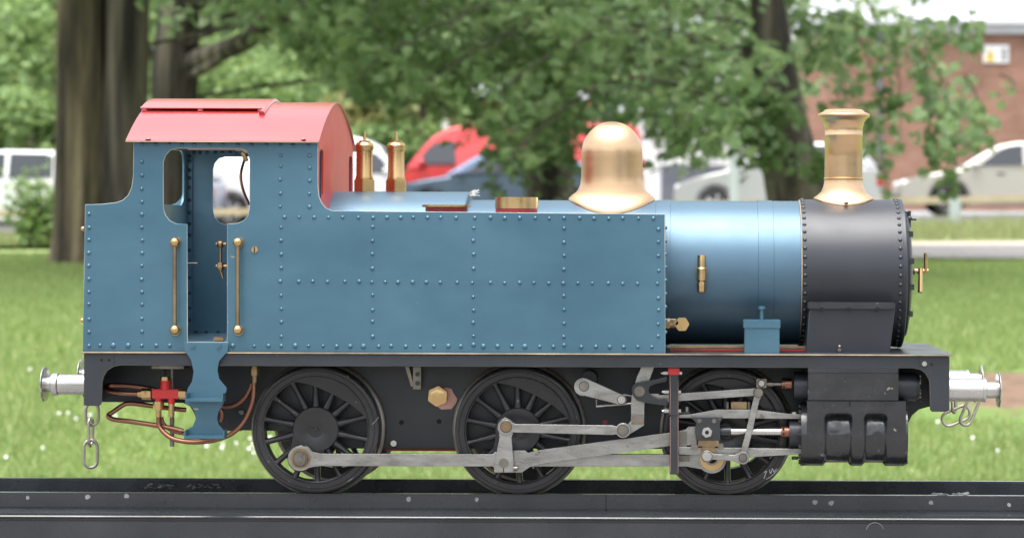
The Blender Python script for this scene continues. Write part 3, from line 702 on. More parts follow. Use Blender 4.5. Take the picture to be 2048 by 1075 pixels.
# ---- cylinder block
YC = 72
def cyl_body(x0, x1, nx=110):
    "one casting: flat front above, round below, two recessed panels between the ribs"
    def ss(a, b, t): t = min(max((t-a)/(b-a), 0), 1); return t*t*(3-2*t)
    c = P(1700, 867, YC); k = 1 + YC/F; R = 63.0; xs = np.linspace(x0, x1, nx)
    path = [(-R, 70-h) for h in np.linspace(0, 68, 28)]
    path += [(-R*math.cos(t), -R*math.sin(t)) for t in np.linspace(0.02, math.pi, 46)]
    path += [(R, 20), (R, 70)]
    g = G(); vs = []
    for px in xs:
        X = CX + (px - VX + AL*400)*k*S
        m = max(ss(1643,1652,px)*ss(1703,1694,px) if 0 else min(ss(1644,1652,px), 1-ss(1694,1702,px)), min(ss(1722,1730,px), 1-ss(1763,1771,px)))
        for (y, z) in path:
            # rounded top of the recess
            cxr = 1673 if px < 1712 else 1746.5; hw = 29 if px < 1712 else 24.5
            e = max(0, abs(px-cxr) - (hw-12)); top = 43 - (12 - math.sqrt(max(144 - min(e,12)**2, 0)))
            mt = 1 - ss(top-4, top+3, z)
            q = m*mt
            if z > 0: yi, zi = (-math.sqrt(max(57.5**2 - min(z, 46)**2, 1)) if y < 0 else y), z
            else: yi, zi = y*56.5/R, z*56.5/R
            if y > 0: yi, zi = (y*56.5/R, z*56.5/R) if z < 0 else (y, z)
            bmp = 1.3*noise.noise(Vector((px*.07, y*.08, z*.08)))*q
            vs.append((X, YC*S + (y*(1-q) + (yi+bmp)*q)*k*S, c.z + (z*(1-q) + zi*q)*k*S))
    n = len(path); fs = [(i*n+j, (i+1)*n+j, (i+1)*n+(j+1)%n, i*n+(j+1)%n) for i in range(nx-1) for j in range(n)]
    fs += [tuple(range(n)), tuple(range(nx*n-1, (nx-1)*n-1, -1))]
    return g.add(vs, fs)
cb = mk('cylinder', cyl_body(1611, 1806), M['cast'], loco, ang=50, label='black cast cylinder block with two recessed panels')
sb = mk('steam_chest', pbox(1616, 745, 1797, 800, 5, 130), M['cast'], loco, bevel=1.2)
M['cast_face'] = M['black']
mk('chest_cover', pbox(1616, 735, 1797, 745, 4, 130), M['black'], sb, bevel=.8)
g = G()
for x in (1650, 1692, 1736, 1777): g.add(*[(lambda q: (q.v, q.f))(pbox(x-6, 731, x+6, 736, 8, 18))][0])
mk('cover_bolts', g, M['black'], sb, bevel=.5, kind='stuff')
g = G(); xcyl(g, 1587, 1620, 771, 28, 60, 40); mk('valve_end_cover', g, M['smoke'], sb, bevel=1.5)
g = G(); xcyl(g, 1790, 1832, 772, 29, 60, 40); xcyl(g, 1832, 1838, 772, 25, 60, 40); ve = mk('valve_end_cover', g, M['smoke'], sb, bevel=1.5)
for i in range(6):
    a = math.radians(60*i+20); g = G(); xcyl(g, 1836, 1842, 772-21*math.sin(a), 3, 60-21*math.cos(a), 6); mk('bolt', g, M['nut'], ve) if False else mk('bolt', g, M['nut'], sb)
g = G(); xcyl(g, 1600, 1612, 867, 63, YC, 64); fc = mk('cylinder_cover', g, M['cast'], loco, bevel=1.2)
g = G(); xcyl(g, 1578, 1603, 867, 28, YC-8, 48); mk('gland_boss', g, M['smoke'], fc, bevel=1.2)
g = G(); xcyl(g, 1804, 1811, 867, 62, YC, 64); rc2 = mk('cylinder_cover', g, M['cast'], loco, bevel=1.2)
for i in range(14):
    a = 2*math.pi*i/14
    for x0, x1, par in ((1597,1602,fc),(1810,1815,rc2)):
        g = G(); xcyl(g, x0, x1, 867-57*math.sin(a), 4.5, YC-57*math.cos(a), 6); mk('bolt', g, M['cast'], par)
g = pbox(1578, 825, 1592, 829, 52, 64); 
for x, y in ((1588,823),(1590,912)):
    g = G().cyl(P(x,y,58), P(x,y+6,58), 7*S, n=6); mk('bolt', g, M['bright'] if y < 900 else M['black'], fc, bevel=.5)
g = G().tube([P(1700,802,8), P(1699,812,7.5)], 1.6*S, 6, smooth=1); mk('drain_crack', g, M['hole'], cb)
# exhaust bracket behind front gusset
g = pbox(1858, 768, 1866, 788, 120, 138); mk('brass_block', g, M['brass_old'], loco)
# rest of front underside
g = pbox(1608, 716, 1600, 900, 150, 370)

# ---- boiler, smokebox
cz = P(1375, 544.5, 260).z; YB = 260*S
def bx(px): return CX + (px-VX)*K(260)
def xlathe(prof, n=96): # (photo px column at depth 260, radius real px)
    return G().lathe((0, YB, cz), (1,0,0), [(bx(a), r*S) for a, r in prof], n)
boiler = mk('boiler', xlathe([(940,151),(1596,151)]), M['blue_boiler'], loco, ang=40, label='metallic blue boiler barrel')
mk('boiler_band', xlathe([(1513,151.2),(1513.5,152.4),(1543,152.4),(1543.5,151.2)]), M['blue_boiler'], boiler)
mk('boiler_band', xlathe([(1312,151.2),(1312.5,152.2),(1341,152.2),(1341.5,151.2)]), M['blue_boiler'], boiler)
fb = mk('firebox', xlathe([(655,166),(657,168),(938,168),(940,166)]), M['blue_boiler'], boiler, ang=40)
g = G()
for i in range(16):
    p = Vector((bx(940)+rng.uniform(0,16)*S, YB + rng.uniform(-25,10)*S, cz + 168*S + rng.uniform(-7,3)*S - 3*S))
    g.tube([p - Vector((6*S,0,0)), p + Vector((rng.uniform(-2,4),0,rng.uniform(0,4)))*S, p + Vector((rng.uniform(2,9),rng.uniform(-4,4),rng.uniform(-3,7)))*S], .7*S, 5, smooth=3)
mk('lagging_fray', g, M['chalk'], boiler, kind='stuff')
sm = mk('smokebox', xlathe([(1598,152.5),(1598.5,154.5),(1800,154.5),(1803,152),(1803,138),(1806,136)], 128), M['smoke'], loco, ang=35, label='matt black smokebox with rivet rings')
mk('smokebox_ring', xlathe([(1795,154.7),(1795,156),(1801,156),(1802,154.5)],128), M['smoke'], sm)
for px_ in (1603.5, 1789):
    for i in range(44):
        a = math.radians(-78 + i*7.0)
        if a > math.radians(112): break
        n_ = Vector((0, -math.cos(a), math.sin(a)))
        p = Vector((bx(px_), YB, cz)) + n_*154.5*S
        r = inst(riv0, p, sm); r.rotation_euler = (-a, 0, 0)
        r.data = RIV
# smokebox rivets use black: separate mesh
rv2 = RIV.copy(); rv2.materials.clear(); rv2.materials.append(M['black'])
for o in sm.children:
    if o.name.startswith('rivet'): o.data = rv2
mk('brass_seam', xlathe([(1596.6,151.5),(1596.8,153.4),(1598.2,153.4)],96), M['edge'], sm)
dr = mk('smokebox_door', G().lathe((0, YB, cz), (1,0,0), [(bx(1805),133*S),(bx(1808),134*S),(bx(1811),131*S),(bx(1815),110*S),(bx(1819),80*S),(bx(1822),40*S),(bx(1823),0.2*S)], 96), M['smoke'], loco, ang=50)
g = G(); hx = bx(1822); g.cyl((hx-6*S, YB, cz+4*S), (hx+8*S, YB, cz+4*S), 11*S, 7*S, 20); mk('handle_boss', g, M['black'], dr, bevel=.8)
hz = cz + 5*S
g = G(); g.cyl((hx+6*S, YB, hz), (hx+36*S, YB, hz), 5*S, n=16); g.cyl((hx+20*S, YB, hz-6*S), (hx+20*S,YB,hz+6*S), 7*S, n=16)
mk('handle_spindle', g, M['brass'], dr, bevel=.5)
g = G(); g.cyl((hx+31*S, YB-2*S, hz-4*S), (hx+31*S, YB-2*S, hz+38*S), 4*S, n=14); mk('door_handle', g, M['brass'], dr, bevel=.6)
g = G(); g.cyl((hx+20*S, YB-6*S, hz+4*S), (hx+18*S, YB-20*S, hz-45*S), 4.4*S, 5.4*S, n=14); mk('door_handle', g, M['brass'], dr, bevel=.6)
for a in (75, 40, 12, -12, -40):
    a = math.radians(a); n_ = Vector((0, -math.cos(a), math.sin(a))); p = Vector((bx(1810), YB, cz)) + n_*128*S
    mk('door_dog', G().box(p - Vector((5*S,5*S,6*S)), p + Vector((8*S,5*S,6*S))), M['black'], dr, bevel=1)
g = G(); q = P(1819, 437, 210); g.cyl(q - Vector((0,0,18*S)), q + Vector((0,0,16*S)), 3.2*S, n=10); g.cyl(q - Vector((14*S,0,0)), q + Vector((14*S,0,-1*S)), 3*S, n=10); g.cyl(q, q+Vector((0,40*S,0)), 4*S); g.sphere(q, 6*S)
mk('lamp_iron', g, M['black'], dr)
# saddle
sd_ = plate('smokebox_saddle', [[(1619,617),(1790,617),(1780,706),(1611,706)]], 70, 450, M['smoke'], loco, 1.5)
mk('saddle_flange', pbox(1616, 605, 1791, 618, 62, 200), M['black'], sd_, bevel=1.6)
for x in (1643,1698,1755):
    g = G(); ycyl(g, x, 618, 4.5, 61.6, 63, 14); mk('bolt_hole', g, M['hole'], sd_)
g = G(); ycyl(g, 1679, 699, 4, 60, 72, 10); g.sphere(P(1679,693,64), 4*S); mk('drain_plug', g, M['nut'], sd_)

# ---- saddle-shaped flares (dome and chimney)
def flared(px, prof, r_cyl, n=96):
    """prof: (radius, height above the cylinder crown, saddle fraction 0..1), real px"""
    g = G(); x0 = bx(px); vs = []
    for r, h, s in prof:
        for i in range(n):
            a = 2*math.pi*i/n; yy = r*math.sin(a); xx = r*math.cos(a)
            drop = r_cyl - math.sqrt(max(r_cyl**2 - yy**2, 1))
            vs.append((x0 + xx*S, YB + yy*S, cz + (r_cyl + h - s*drop)*S))
    fs = [(j*n+i, j*n+(i+1)%n, (j+1)*n+(i+1)%n, (j+1)*n+i) for j in range(len(prof)-1) for i in range(n)]
    fs.append(tuple(range((len(prof)-1)*n, len(prof)*n)))
    return g.add(vs, fs)
kd = 1.0537
dome_prof = [(91,0.5,1),(91,4,1),(89,7,.98),(83,12,.9),(76,17,.75),(71,23,.5),(67.5,31,.25),(65.5,42,.08),(65,52,0),(64.5,70,0),(64.2,90,0),(64,100,0)]
dome_prof += [(64*math.cos(t), 100 + 66*math.sin(t), 0) for t in np.linspace(0.1, 1.52, 12)]
dome = mk('dome', flared(1223.5, dome_prof, 151), M['bronze'], loco, ang=60, label='polished brass steam dome with flared saddle base')
g = G(); g.sphere(Vector((bx(1226), YB-96*S, cz+118*S)), 6*S, sc_=(1.4,.8,.5)); mk('dome_screw', g, M['brass'], dome)
ch_prof = [(63,0.5,1),(63,3,1),(61,5,1),(54,10,.85),(47,17,.6),(42.5,27,.3),(40.5,38,.1),(40.3,41,0),(41.5,42,0),(41.5,45,0),(40,46,0),(39.6,90,0),(39.4,133,0),(40.2,134,0),(40.2,136.5,0),(39.5,137.5,0),(40.5,152,0),(43.5,163,0),(49,170,0),(54.5,174,0),(55.5,177,0),(54,180,0),(44,184,0),(40,188.5,0),(35,189.5,0),(33,188,0),(32,180,0),(32,140,0)]
chm = mk('chimney', flared(1686.5, ch_prof, 154.5), M['bronze'], loco, ang=40, label='polished brass chimney with flared cap')
g = G(); g.sphere(Vector((bx(1688), YB-66*S, cz+(154.5+2)*S-9*S)), 5*S, sc_=(1,.8,.7)); mk('chimney_screw', g, M['brass'], chm)
def cscr(pts_, px0):
    vs = []
    for a, b in pts_:
        x = (a-px0)*kd; y = -math.sqrt(max(39.9**2-x*x, 1)); q = P(a, b, 260); vs.append(Vector((q.x, YB+y*S, q.z)))
    return G().tube(vs, .35*S, 5, smooth=3)
mk('scratch', cscr([(1677,331),(1684,322),(1683,334),(1690,320),(1688,316)], 1686.5), M['brass'], chm)
mk('scratch', cscr([(1680,318),(1688,327),(1694,331)], 1686.5), M['brass'], chm)

# ---- safety valves
for px_ in (728.5, 792):
    b = Vector((bx(px_), YB, cz + 166*S)); g = G()
    root = mk('safety_valve', G().lathe(b + Vector((0,0,27*S)), (0,0,1), [(0,18.5*S),(3*S,19*S),(8*S,17.2*S),(60*S,17*S),(62*S,19*S),(66*S,19.5*S),(72*S,19.5*S),(78*S,16*S),(79*S,8*S)], 40), M['brass'], loco, ang=30)
    mk('hex_base', G().cyl(b, b+Vector((0,0,27*S)), 23*S, n=6, a0=.5), M['brass'], root, bevel=1)
    mk('cap', G().cyl(b+Vector((0,0,106*S)), b+Vector((0,0,109*S)), 12.5*S, n=24), M['brass'], root, bevel=.5)
    mk('stem', G().cyl(b+Vector((0,0,109*S)), b+Vector((0,0,128*S)), 3.4*S, 2.4*S, n=12), M['brass'], root)
# ---- tank fillers
def zcyl(name, px, pyb, pyt, r, y, m_, parent, n=40, bev=1.0):
    a = P(px, pyb, y); b = P(px, pyt, y); return mk(name, G().cyl(a, (a.x, a.y, b.z), r*K(y), n=n), M[m_], parent, bevel=bev)
tf = zcyl('tank_filler', 893, 428, 413.5, 42, 62, 'red_dark', loco); zcyl('filler_lid', 893, 414, 409.5, 49, 62, 'brass', tf, bev=.6)
tf = zcyl('tank_filler', 1033, 428, 416, 42, 62, 'red_dark', loco); zcyl('filler_lid', 1033, 417, 394.5, 43, 62, 'brass', tf)
g = G().box((P(650,430,12).x, 12*S, P(650,433,12).z), (P(1328,430,12).x, 130*S, P(650,430,12).z)); mk('tank_top', g, M['blue_brightened'], loco)
tt = mk('tank_top', G().box((P(650,430,12).x, (W-130)*S, P(650,433,12).z), (P(1328,430,12).x, (W-12)*S, P(650,430,12).z)), M['blue_brightened'], loco)
g = vbox(1325, 1329.5, 429, 706, 12, 125); mk('tank_front', g, M['blue'], loco)
g = G()
for y in (455,482,508,534,560,587,613,640,664): 
    p = P(1331, y, 13); g.sphere(p, 4*S, 8, 6)
mk('edge_rivets', g, M['blue'], loco, kind='stuff')
# ---- brass fittings on barrel
g = G().lathe(P(1403,584,98), (0,0,1), [(0,6*S),(1*S,9*S),(18*S,9.5*S),(19*S,8*S),(22*S,8*S)], 6); cv = mk('check_valve', G().lathe(P(1403,562,98), (0,0,1), [(0,8*S),(2*S,10*S),(26*S,10*S),(28*S,8.5*S),(50*S,8.5*S),(53*S,8*S)], 28), M['brass'], loco, ang=35)
mk('hex_nut', g, M['brass'], cv, bevel=.6)
g = G(); ycyl(g, 1403, 540, 12, 100, 128, 6); mk('valve_boss', g, M['brass_old'], cv)
g = G(); xcyl(g, 1328, 1358, 649, 8, 60, 24); xcyl(g, 1330, 1340, 649, 13, 60, 6); el_ = mk('pipe_elbow', g, M['brass_old'], loco, bevel=.6)
g = G(); ycyl(g, 1364, 648, 15, 36, 58, 6, .5); mk('elbow_nut', g, M['brass'], el_, bevel=1.2)
g = G(); xcyl(g, 1340, 1352, 640, 3, 52, 6); ycyl(g, 1352, 645, 5, 36, 50, 6); mk('elbow_screw', g, M['brass_old'], el_)
# ---- lubricator box
lb = mk('lubricator', pbox(1489, 655, 1559, 709, 14, 66), M['blue'], loco, bevel=1, label='small blue lubricator box on the footplate')
mk('lubricator_lid', pbox(1487, 640, 1561, 656, 12, 68), M['blue'], lb, bevel=1)
g = G().cyl(P(1523.5,641,40), P(1523.5,618,40), 4*S, n=14); g.cyl(P(1523.5,618,40), P(1523.5,612,40), 7.5*S, n=20); mk('lid_screw', g, M['blue'], lb, bevel=.6)
# ---- bars on footplate beside the boiler
mk('running_bar', pbox(1340, 691, 1612, 695, 90, 96), M['brass_old'], loco)
mk('running_bar', pbox(1340, 697.5, 1612, 701, 84, 90), M['red_dark'], loco)
# ---- steps
sx = P
st = [(369,684),(457,684),(455,703),(449,709),(438,722),(435,740),(438,756),(447,768),(453,774),(453,780),(446,808)] + [(437,822),(434,835),(437,848),(446,858),(449,878)] + \
     [(368,878),(370,860),(385,852),(391,838),(390,824),(382,812),(370,806)] + [(371,790),(376,775),(384,762),(387,742),(382,720),(376,710),(370,703)]
stp = plate('cab_step', [st], -4, -1, M['blue'], loco, .6, label='blue hourglass shaped double cab step')
for x0, x1, y0_, y1_ in ((370,446,797,803),(368,449,871,877)):
    k_ = mk('tread', pbox(x0, y0_, x1, y1_, -34, -4), M['blue'], stp, bevel=1)
    mk('tread_lip', pbox(x0, y0_-11, x0+3, y0_, -33, -4), M['blue'], stp, bevel=.5); mk('tread_lip', pbox(x1-3, y0_-11, x1, y0_, -33, -4), M['blue'], stp, bevel=.5)
for x, y in ((385,691),(437,691)):
    g = G(); ycyl(g, x, y, 6.5, -6, -3, 18); ycyl(g, x, y, 3, -7.5, -3, 12); mk('step_bolt', g, M['blue'], stp, bevel=.5)
# ---- brake / feed pipework at the rear
yq = 70
vb = mk('valve_block', pbox(303, 778, 358, 797, yq-9, yq+9), M['red_valve'], loco, bevel=2)
g = G(); g.cyl(P(331,779,yq), P(331,760,yq), 10.5*S); mk('valve_neck', g, M['red_valve'], vb, bevel=.6)
g = G(); g.cyl(P(331,761,yq), P(331,753,yq), 11*S, n=6); mk('valve_cap', g, M['brass'], vb, bevel=.8)
g = G(); g.cyl(P(317,796,yq), P(317,804,yq), 7*S); g.cyl(P(343,796,yq), P(343,807,yq), 7*S); mk('valve_outlet', g, M['red_valve'], vb, bevel=.5)
g = G(); g.cyl(P(317,802,yq), P(317,819,yq), 11.5*S, n=6); g.cyl(P(317,819,yq), P(317,833,yq), 6*S); mk('union_nut', g, M['brass'], vb, bevel=.7)
g = G(); g.cyl(P(343,806,yq), P(343,833,yq), 6.2*S); mk('drain_tube', g, M['brass'], vb, bevel=.7)
g = G(); xcyl(g, 284, 303, 787, 12, yq, 6); xcyl(g, 276, 285, 787, 7, yq, 6); mk('union_nut', g, M['brass'], vb, bevel=.8)
g = G(); xcyl(g, 358, 373, 787, 11, yq, 6); mk('union_nut', g, M['brass'], vb, bevel=.8)
cp = 4.9*S
for pl in ([(278,787,yq),(250,786,yq),(222,781,yq+5),(211,775,yq+20),(220,770,yq+35),(250,770,yq+38),(285,774,yq+38),(312,779,yq+38)],
           [(317,832,yq),(318,850,yq),(328,864,yq-4),(345,876,yq-10),(370,882,yq-14),(398,883,yq-14),(430,879,yq-10),(462,867,yq-4),(486,845,yq),(501,815,yq+4),(507,789,yq+6),(508,760,yq+8)],
           [(366,861,yq+10),(340,855,yq+12),(300,848,yq+14),(260,842,yq+16),(228,838,yq+20),(216,831,yq+28),(226,823,yq+34),(245,810,yq+38),(258,806,yq+40),(282,808,yq+40),(325,814,yq+40),(372,819,yq+40)],
           [(323,833,yq+14),(326,845,yq+14),(338,857,yq+16),(355,864,yq+18),(374,867,yq+20)],
           [(440,812,yq+20),(460,812,yq+20),(476,807,yq+20),(490,795,yq+18),(500,778,yq+16),(504,765,yq+14)],
           [(439,815,yq+24),(445,828,yq+24),(442,843,yq+24)]):
    mk('copper_pipe', G().tube([P(a,b,c) for a,b,c in pl], cp if len(pl) > 5 else cp*.8, 12), M['copper'], loco)
g = G(); g.cyl(P(510,736,yq+8), P(510,750,yq+8), 11*S, n=6); g.cyl(P(509,750,yq+8), P(509,764,yq+8), 6*S); g.cyl(P(510,731,yq+8), P(510,736,yq+8), 9*S, n=6); mk('union_nut', g, M['brass_old'], loco, bevel=.7)
g = G(); g.cyl(P(344,735,100), P(344,892,100), 4*S); g.cyl(P(344,835,100), P(344,892,100), 4.8*S); mk('brake_rod', g, M['nut'], loco)
mk('bracket_strip', pbox(303, 731, 368, 737, 60, 110), M['nut'], loco, bevel=.6)
g = G(); g.sphere(P(481,822,138), 5*S); ycyl(g, 483, 824, 5, 130, 140, 6); mk('bolt', g, M['nut'], f1)

# ---- buffers, hooks and chains
def buffer(px_s, py, y, side_):
    "side_: -1 rear (extends left), +1 front"
    k = K(y); base = P(px_s, py, y); base.x = P(168 if side_ < 0 else 1899, py, 0).x
    ax = Vector((side_, 0, 0))
    if side_ < 0: pr = [(0,21),(78,20.5),(80,23),(91,23),(93,19)]; sh = (93, 106, 15.5); disc = 104
    else: pr = [(0,24),(77,23.5),(79,23.5),(79.5,25),(85,25),(86,23)]; sh = (86, 110, 17); disc = 109
    body = mk('buffer', G().lathe(base, ax, [(h*S, r*S) for h, r in pr], 40), M['bright'], loco, ang=30)
    mk('buffer_shank', G().cyl(base + ax*sh[0]*S, base + ax*sh[1]*S, sh[2]*S), M['bright'], body, bevel=.6)
    mk('buffer_head', G().lathe(base + ax*disc*S, ax, [(0,17*S),(1*S,34*S),(3*S,36*S),(5*S,35.5*S),(8*S,20*S),(9*S,.2*S)], 48), M['bright'], body, ang=40)
    mk('buffer_pad', G().box((base.x + min(0, side_*4*S), base.y - 26*S, base.z - 26*S), (base.x + max(0, side_*4*S), base.y + 26*S, base.z + 26*S)), M['black'], body)
for yy in (111, W-111):
    pz = P(140, 768, 111); q = P(1940, 779, 111)
    for s_, zz in ((-1, pz.z), (1, q.z)):
        # express row at this depth giving the same real height
        k = 1 + yy/F; px_ = 140 if s_ < 0 else 1940
        v = VY + (ZE - zz)/(k*S) + AL*(px_-VX)
        buffer(px_, v, yy, s_)
def link(c, ax_long, ax_side, L, Wd, r, name='chain_link'):
    ax_long = Vector(ax_long).normalized(); ax_side = Vector(ax_side).normalized(); pts_ = []
    h = L/2 - Wd/2
    for i in range(9):
        a = math.pi*i/8; pts_.append(c + ax_long*(h + math.sin(a)*Wd/2) + ax_side*math.cos(a)*Wd/2)
    for i in range(9):
        a = math.pi + math.pi*i/8; pts_.append(c + ax_long*(-h + math.sin(a)*Wd/2) + ax_side*math.cos(a)*Wd/2)
    return G().tube(pts_, r, 10, closed=True, smooth=1)
yc = 255
rk = P(184, 805, yc)
hk = mk('drawhook', G().tube([Vector((P(168,700,0).x, yc*S, rk.z+34*S)), Vector((rk.x-4*S, yc*S, rk.z+36*S)), Vector((rk.x-16*S, yc*S, rk.z+24*S)), Vector((rk.x-8*S, yc*S, rk.z+10*S)), Vector((rk.x+3*S, yc*S, rk.z+12*S))], 6*S), M['black'], loco)
cc = [P(184,828,yc), P(181.5,863,yc), P(181.5,907,yc)]
mk('chain_link', link(cc[0], (0,0,1), (1,0,.02), 46*S, 27*S, 3.2*S), M['chain'], loco)
mk('chain_link', link(cc[1], (0,0,1), (.15,1,0), 58*S, 22*S, 3.4*S), M['chain'], loco)
mk('chain_link', link(cc[2], (0,0,1), (1,.2,0), 58*S, 27*S, 3.4*S), M['chain'], loco)
fx = P(1940, 790, yc)
hk2 = mk('drawhook', G().tube([Vector((P(1899,700,0).x, yc*S, fx.z+6*S)), Vector((fx.x-5*S, yc*S, fx.z+8*S)), Vector((fx.x+12*S, yc*S, fx.z)), Vector((fx.x+6*S, yc*S, fx.z-12*S))], 6*S), M['black'], loco)
mk('chain_link', link(P(1912,831,yc), (1,.1,.42), (-.4,.1,1), 62*S, 29*S, 3.2*S), M['chain'], loco)
mk('chain_link', link(P(1940,818,yc), (.45,.2,1), (.8,.3,-.35), 72*S, 26*S, 3.2*S), M['chain'], loco)
mk('chain_link', link(P(1908,806,yc), (.0,.3,1), (.5,1,0), 40*S, 20*S, 3.2*S), M['chain'], loco)
for x, y in ((165,457),(164,640)):
    g = G(); g.sphere(P(x+1,y,14), 4.5*S); mk('rivet_head', g, M['brass'], loco)
#BACKGROUND
# ================================================================ GROUND
KN = [(-60,-.9),(8,-.9),(9,-.893),(11,-.76),(12.5,-.66),(14,-.57),(17,-.46),(20,-.36),(23,-.252),(27,-.15),(35,0.0),(42,.17),(48,.30),(60,.42),(120,.6),(400,1.0)]
KD = np.array([k[0] for k in KN]); KZ = np.array([k[1] for k in KN])
def gz(X, Y):
    d = Y + D; z = float(np.interp(d, KD, KZ)); t = min(max((d-25)/10, 0), 1)
    return ZE + z + .02*t*max(-14, min(X-4, 14))
def sheet(name, xs, ys, lift, m_, sub=1, bump=0.0, label=None, inside=None):
    vs = []; fs = []; nx, ny = len(xs), len(ys)
    for y in ys:
        for x in xs:
            z = gz(x, y) + lift
            if bump: z += bump * noise.noise(Vector((x*.8, y*.8, 0))) + bump*.5*noise.noise(Vector((x*3, y*3, 4)))
            vs.append((x, y, z))
    for j in range(ny-1):
        for i in range(nx-1):
            a = j*nx+i; fs.append((a, a+1, a+nx+1, a+nx))
    me = bpy.data.meshes.new(name); me.from_pydata(vs, [], fs); me.shade_smooth(); me.materials.append(m_)
    o = bpy.data.objects.new(name, me); col.objects.link(o); WORLD[o.name] = Vector((0,0,0)); o['kind'] = 'structure'
    if label: o['label'] = label
    return o
def tree_mix(name, cols, scales, rough=0.9, bump=0.02, bsc=8.0):
    "layered noise colours for ground"
    m = bpy.data.materials.new(name); m.use_nodes = True; n = m.node_tree.nodes; l = m.node_tree.links; b = n['Principled BSDF']
    geo = n.new('ShaderNodeNewGeometry'); cur = None
    for (c, sc_, lo, hi) in zip(cols[1:], scales, [.42]*9, [.62]*9):
        nz = n.new('ShaderNodeTexNoise'); nz.inputs['Scale'].default_value = sc_; nz.inputs['Detail'].default_value = 6
        l.new(geo.outputs['Position'], nz.inputs['Vector'])
        mr = n.new('ShaderNodeMapRange'); mr.inputs[1].default_value = lo; mr.inputs[2].default_value = hi; l.new(nz.outputs['Fac'], mr.inputs[0])
        mx = n.new('ShaderNodeMix'); mx.data_type = 'RGBA'; mx.inputs[7].default_value = (*c, 1)
        if cur is None: mx.inputs[6].default_value = (*cols[0], 1)
        else: l.new(cur, mx.inputs[6])
        l.new(mr.outputs[0], mx.inputs[0]); cur = mx.outputs[2]
    l.new(cur, b.inputs['Base Color']); b.inputs['Roughness'].default_value = rough; b.inputs['Specular IOR Level'].default_value = .2
    nb = n.new('ShaderNodeTexNoise'); nb.inputs['Scale'].default_value = bsc; nb.inputs['Detail'].default_value = 8; l.new(geo.outputs['Position'], nb.inputs['Vector'])
    bp = n.new('ShaderNodeBump'); bp.inputs['Distance'].default_value = bump; l.new(nb.outputs['Fac'], bp.inputs['Height']); l.new(bp.outputs[0], b.inputs['Normal'])
    return m
M['lawn'] = tree_mix('lawn_grass', [(.15,.25,.06),(.22,.31,.09),(.13,.22,.05),(.26,.29,.12)], [.7,2.5,9.])
M['verge'] = tree_mix('dry_verge_grass', [(.15,.20,.06),(.26,.25,.11),(.12,.18,.05)], [.5,2.])
M['earth'] = tree_mix('bare_earth', [(.17,.11,.075),(.24,.165,.115),(.12,.08,.055)], [2.,9.])
M['tarmac'] = tree_mix('tarmac', [(.16,.15,.15),(.20,.19,.19),(.13,.13,.13)], [1.,20.], .85, .004, 60)
M['paving'] = tree_mix('pale_paving', [(.22,.21,.20),(.27,.26,.245),(.18,.175,.165)], [1.,14.], .85, .004, 60)
M['gravel'] = tree_mix('pale_kerb_strip', [(.38,.32,.27),(.30,.25,.2),(.42,.37,.32)], [1.,8.], .9, .01, 20)
def steps(a, b, n): return list(np.linspace(a, b, n))
lawn_y = steps(-70,1,8) + steps(1.5,40,78) + steps(45,120,12) + steps(150,500,5)
lawn = sheet('lawn', steps(-300,-20,8) + steps(-18,18,73) + steps(20,300,8), lawn_y, 0, M['lawn'], bump=.03)
sheet('paved_area', steps(-200,200,5), steps(-60,1.2,4), 0.05, M['paving'])
sheet('path', steps(-4.6,40,41), steps(23-D,27-D,7), 0.045, M['tarmac'])
sheet('pale_strip', steps(-4.6,40,41), steps(27.05-D,29.2-D,5), 0.05, M['gravel'])
sheet('verge', steps(-60,60,61), steps(29.25-D,43-D,15), 0.05, M['verge'])
sheet('car_park', steps(-120,120,61), steps(43.05-D,66-D,15), 0.05, M['tarmac'])
# worn bare patches in the lawn
def patch(cx, d, rx, ry, name='bare_earth'):
    n = 140; F_ = (.35, .6, .78, .9, 1.0, 1.12); vs = [(cx, d-D, 0)]; fs = []
    for j, f in enumerate(F_):
        for i in range(n):
            a = 2*math.pi*i/n; ca, sa = math.cos(a), math.sin(a)
            r = 1 + .30*noise.noise(Vector((ca*1.5+cx, sa*1.5+d, 0))) + .22*noise.noise(Vector((ca*5+cx, sa*5, 3))) + .12*noise.noise(Vector((ca*16, sa*16, 7)))
            vs.append((cx + .9*rx*r*f*ca, d - D + .9*ry*r*f*sa, 0))
    vs = [(x, y, gz(x, y) + .06) for x, y, _ in vs]; m = len(F_)
    vs = [(x, y, z - (.05 if i > n*(m-1) else 0)) for i, (x, y, z) in enumerate(vs)]
    fs = [(0, 1+i, 1+(i+1) % n) for i in range(n)]
    for j in range(m-1): fs += [(1+n*j+i, 1+n*(j+1)+i, 1+n*(j+1)+(i+1) % n, 1+n*j+(i+1) % n) for i in range(n)]
    me = bpy.data.meshes.new(name); me.from_pydata(vs, [], fs); me.materials.append(M['earth']); me.shade_smooth()
    at = me.attributes.new('grassiness', 'FLOAT', 'POINT'); vals = [0.0] + [v for v in (0, .15, .35, .6, .85, 1) for _ in range(n)]
    at.data.foreach_set('value', vals)
    o = bpy.data.objects.new(name, me); col.objects.link(o); o['kind'] = 'structure'; WORLD[o.name] = Vector()
    return (cx, d-D, rx, ry)
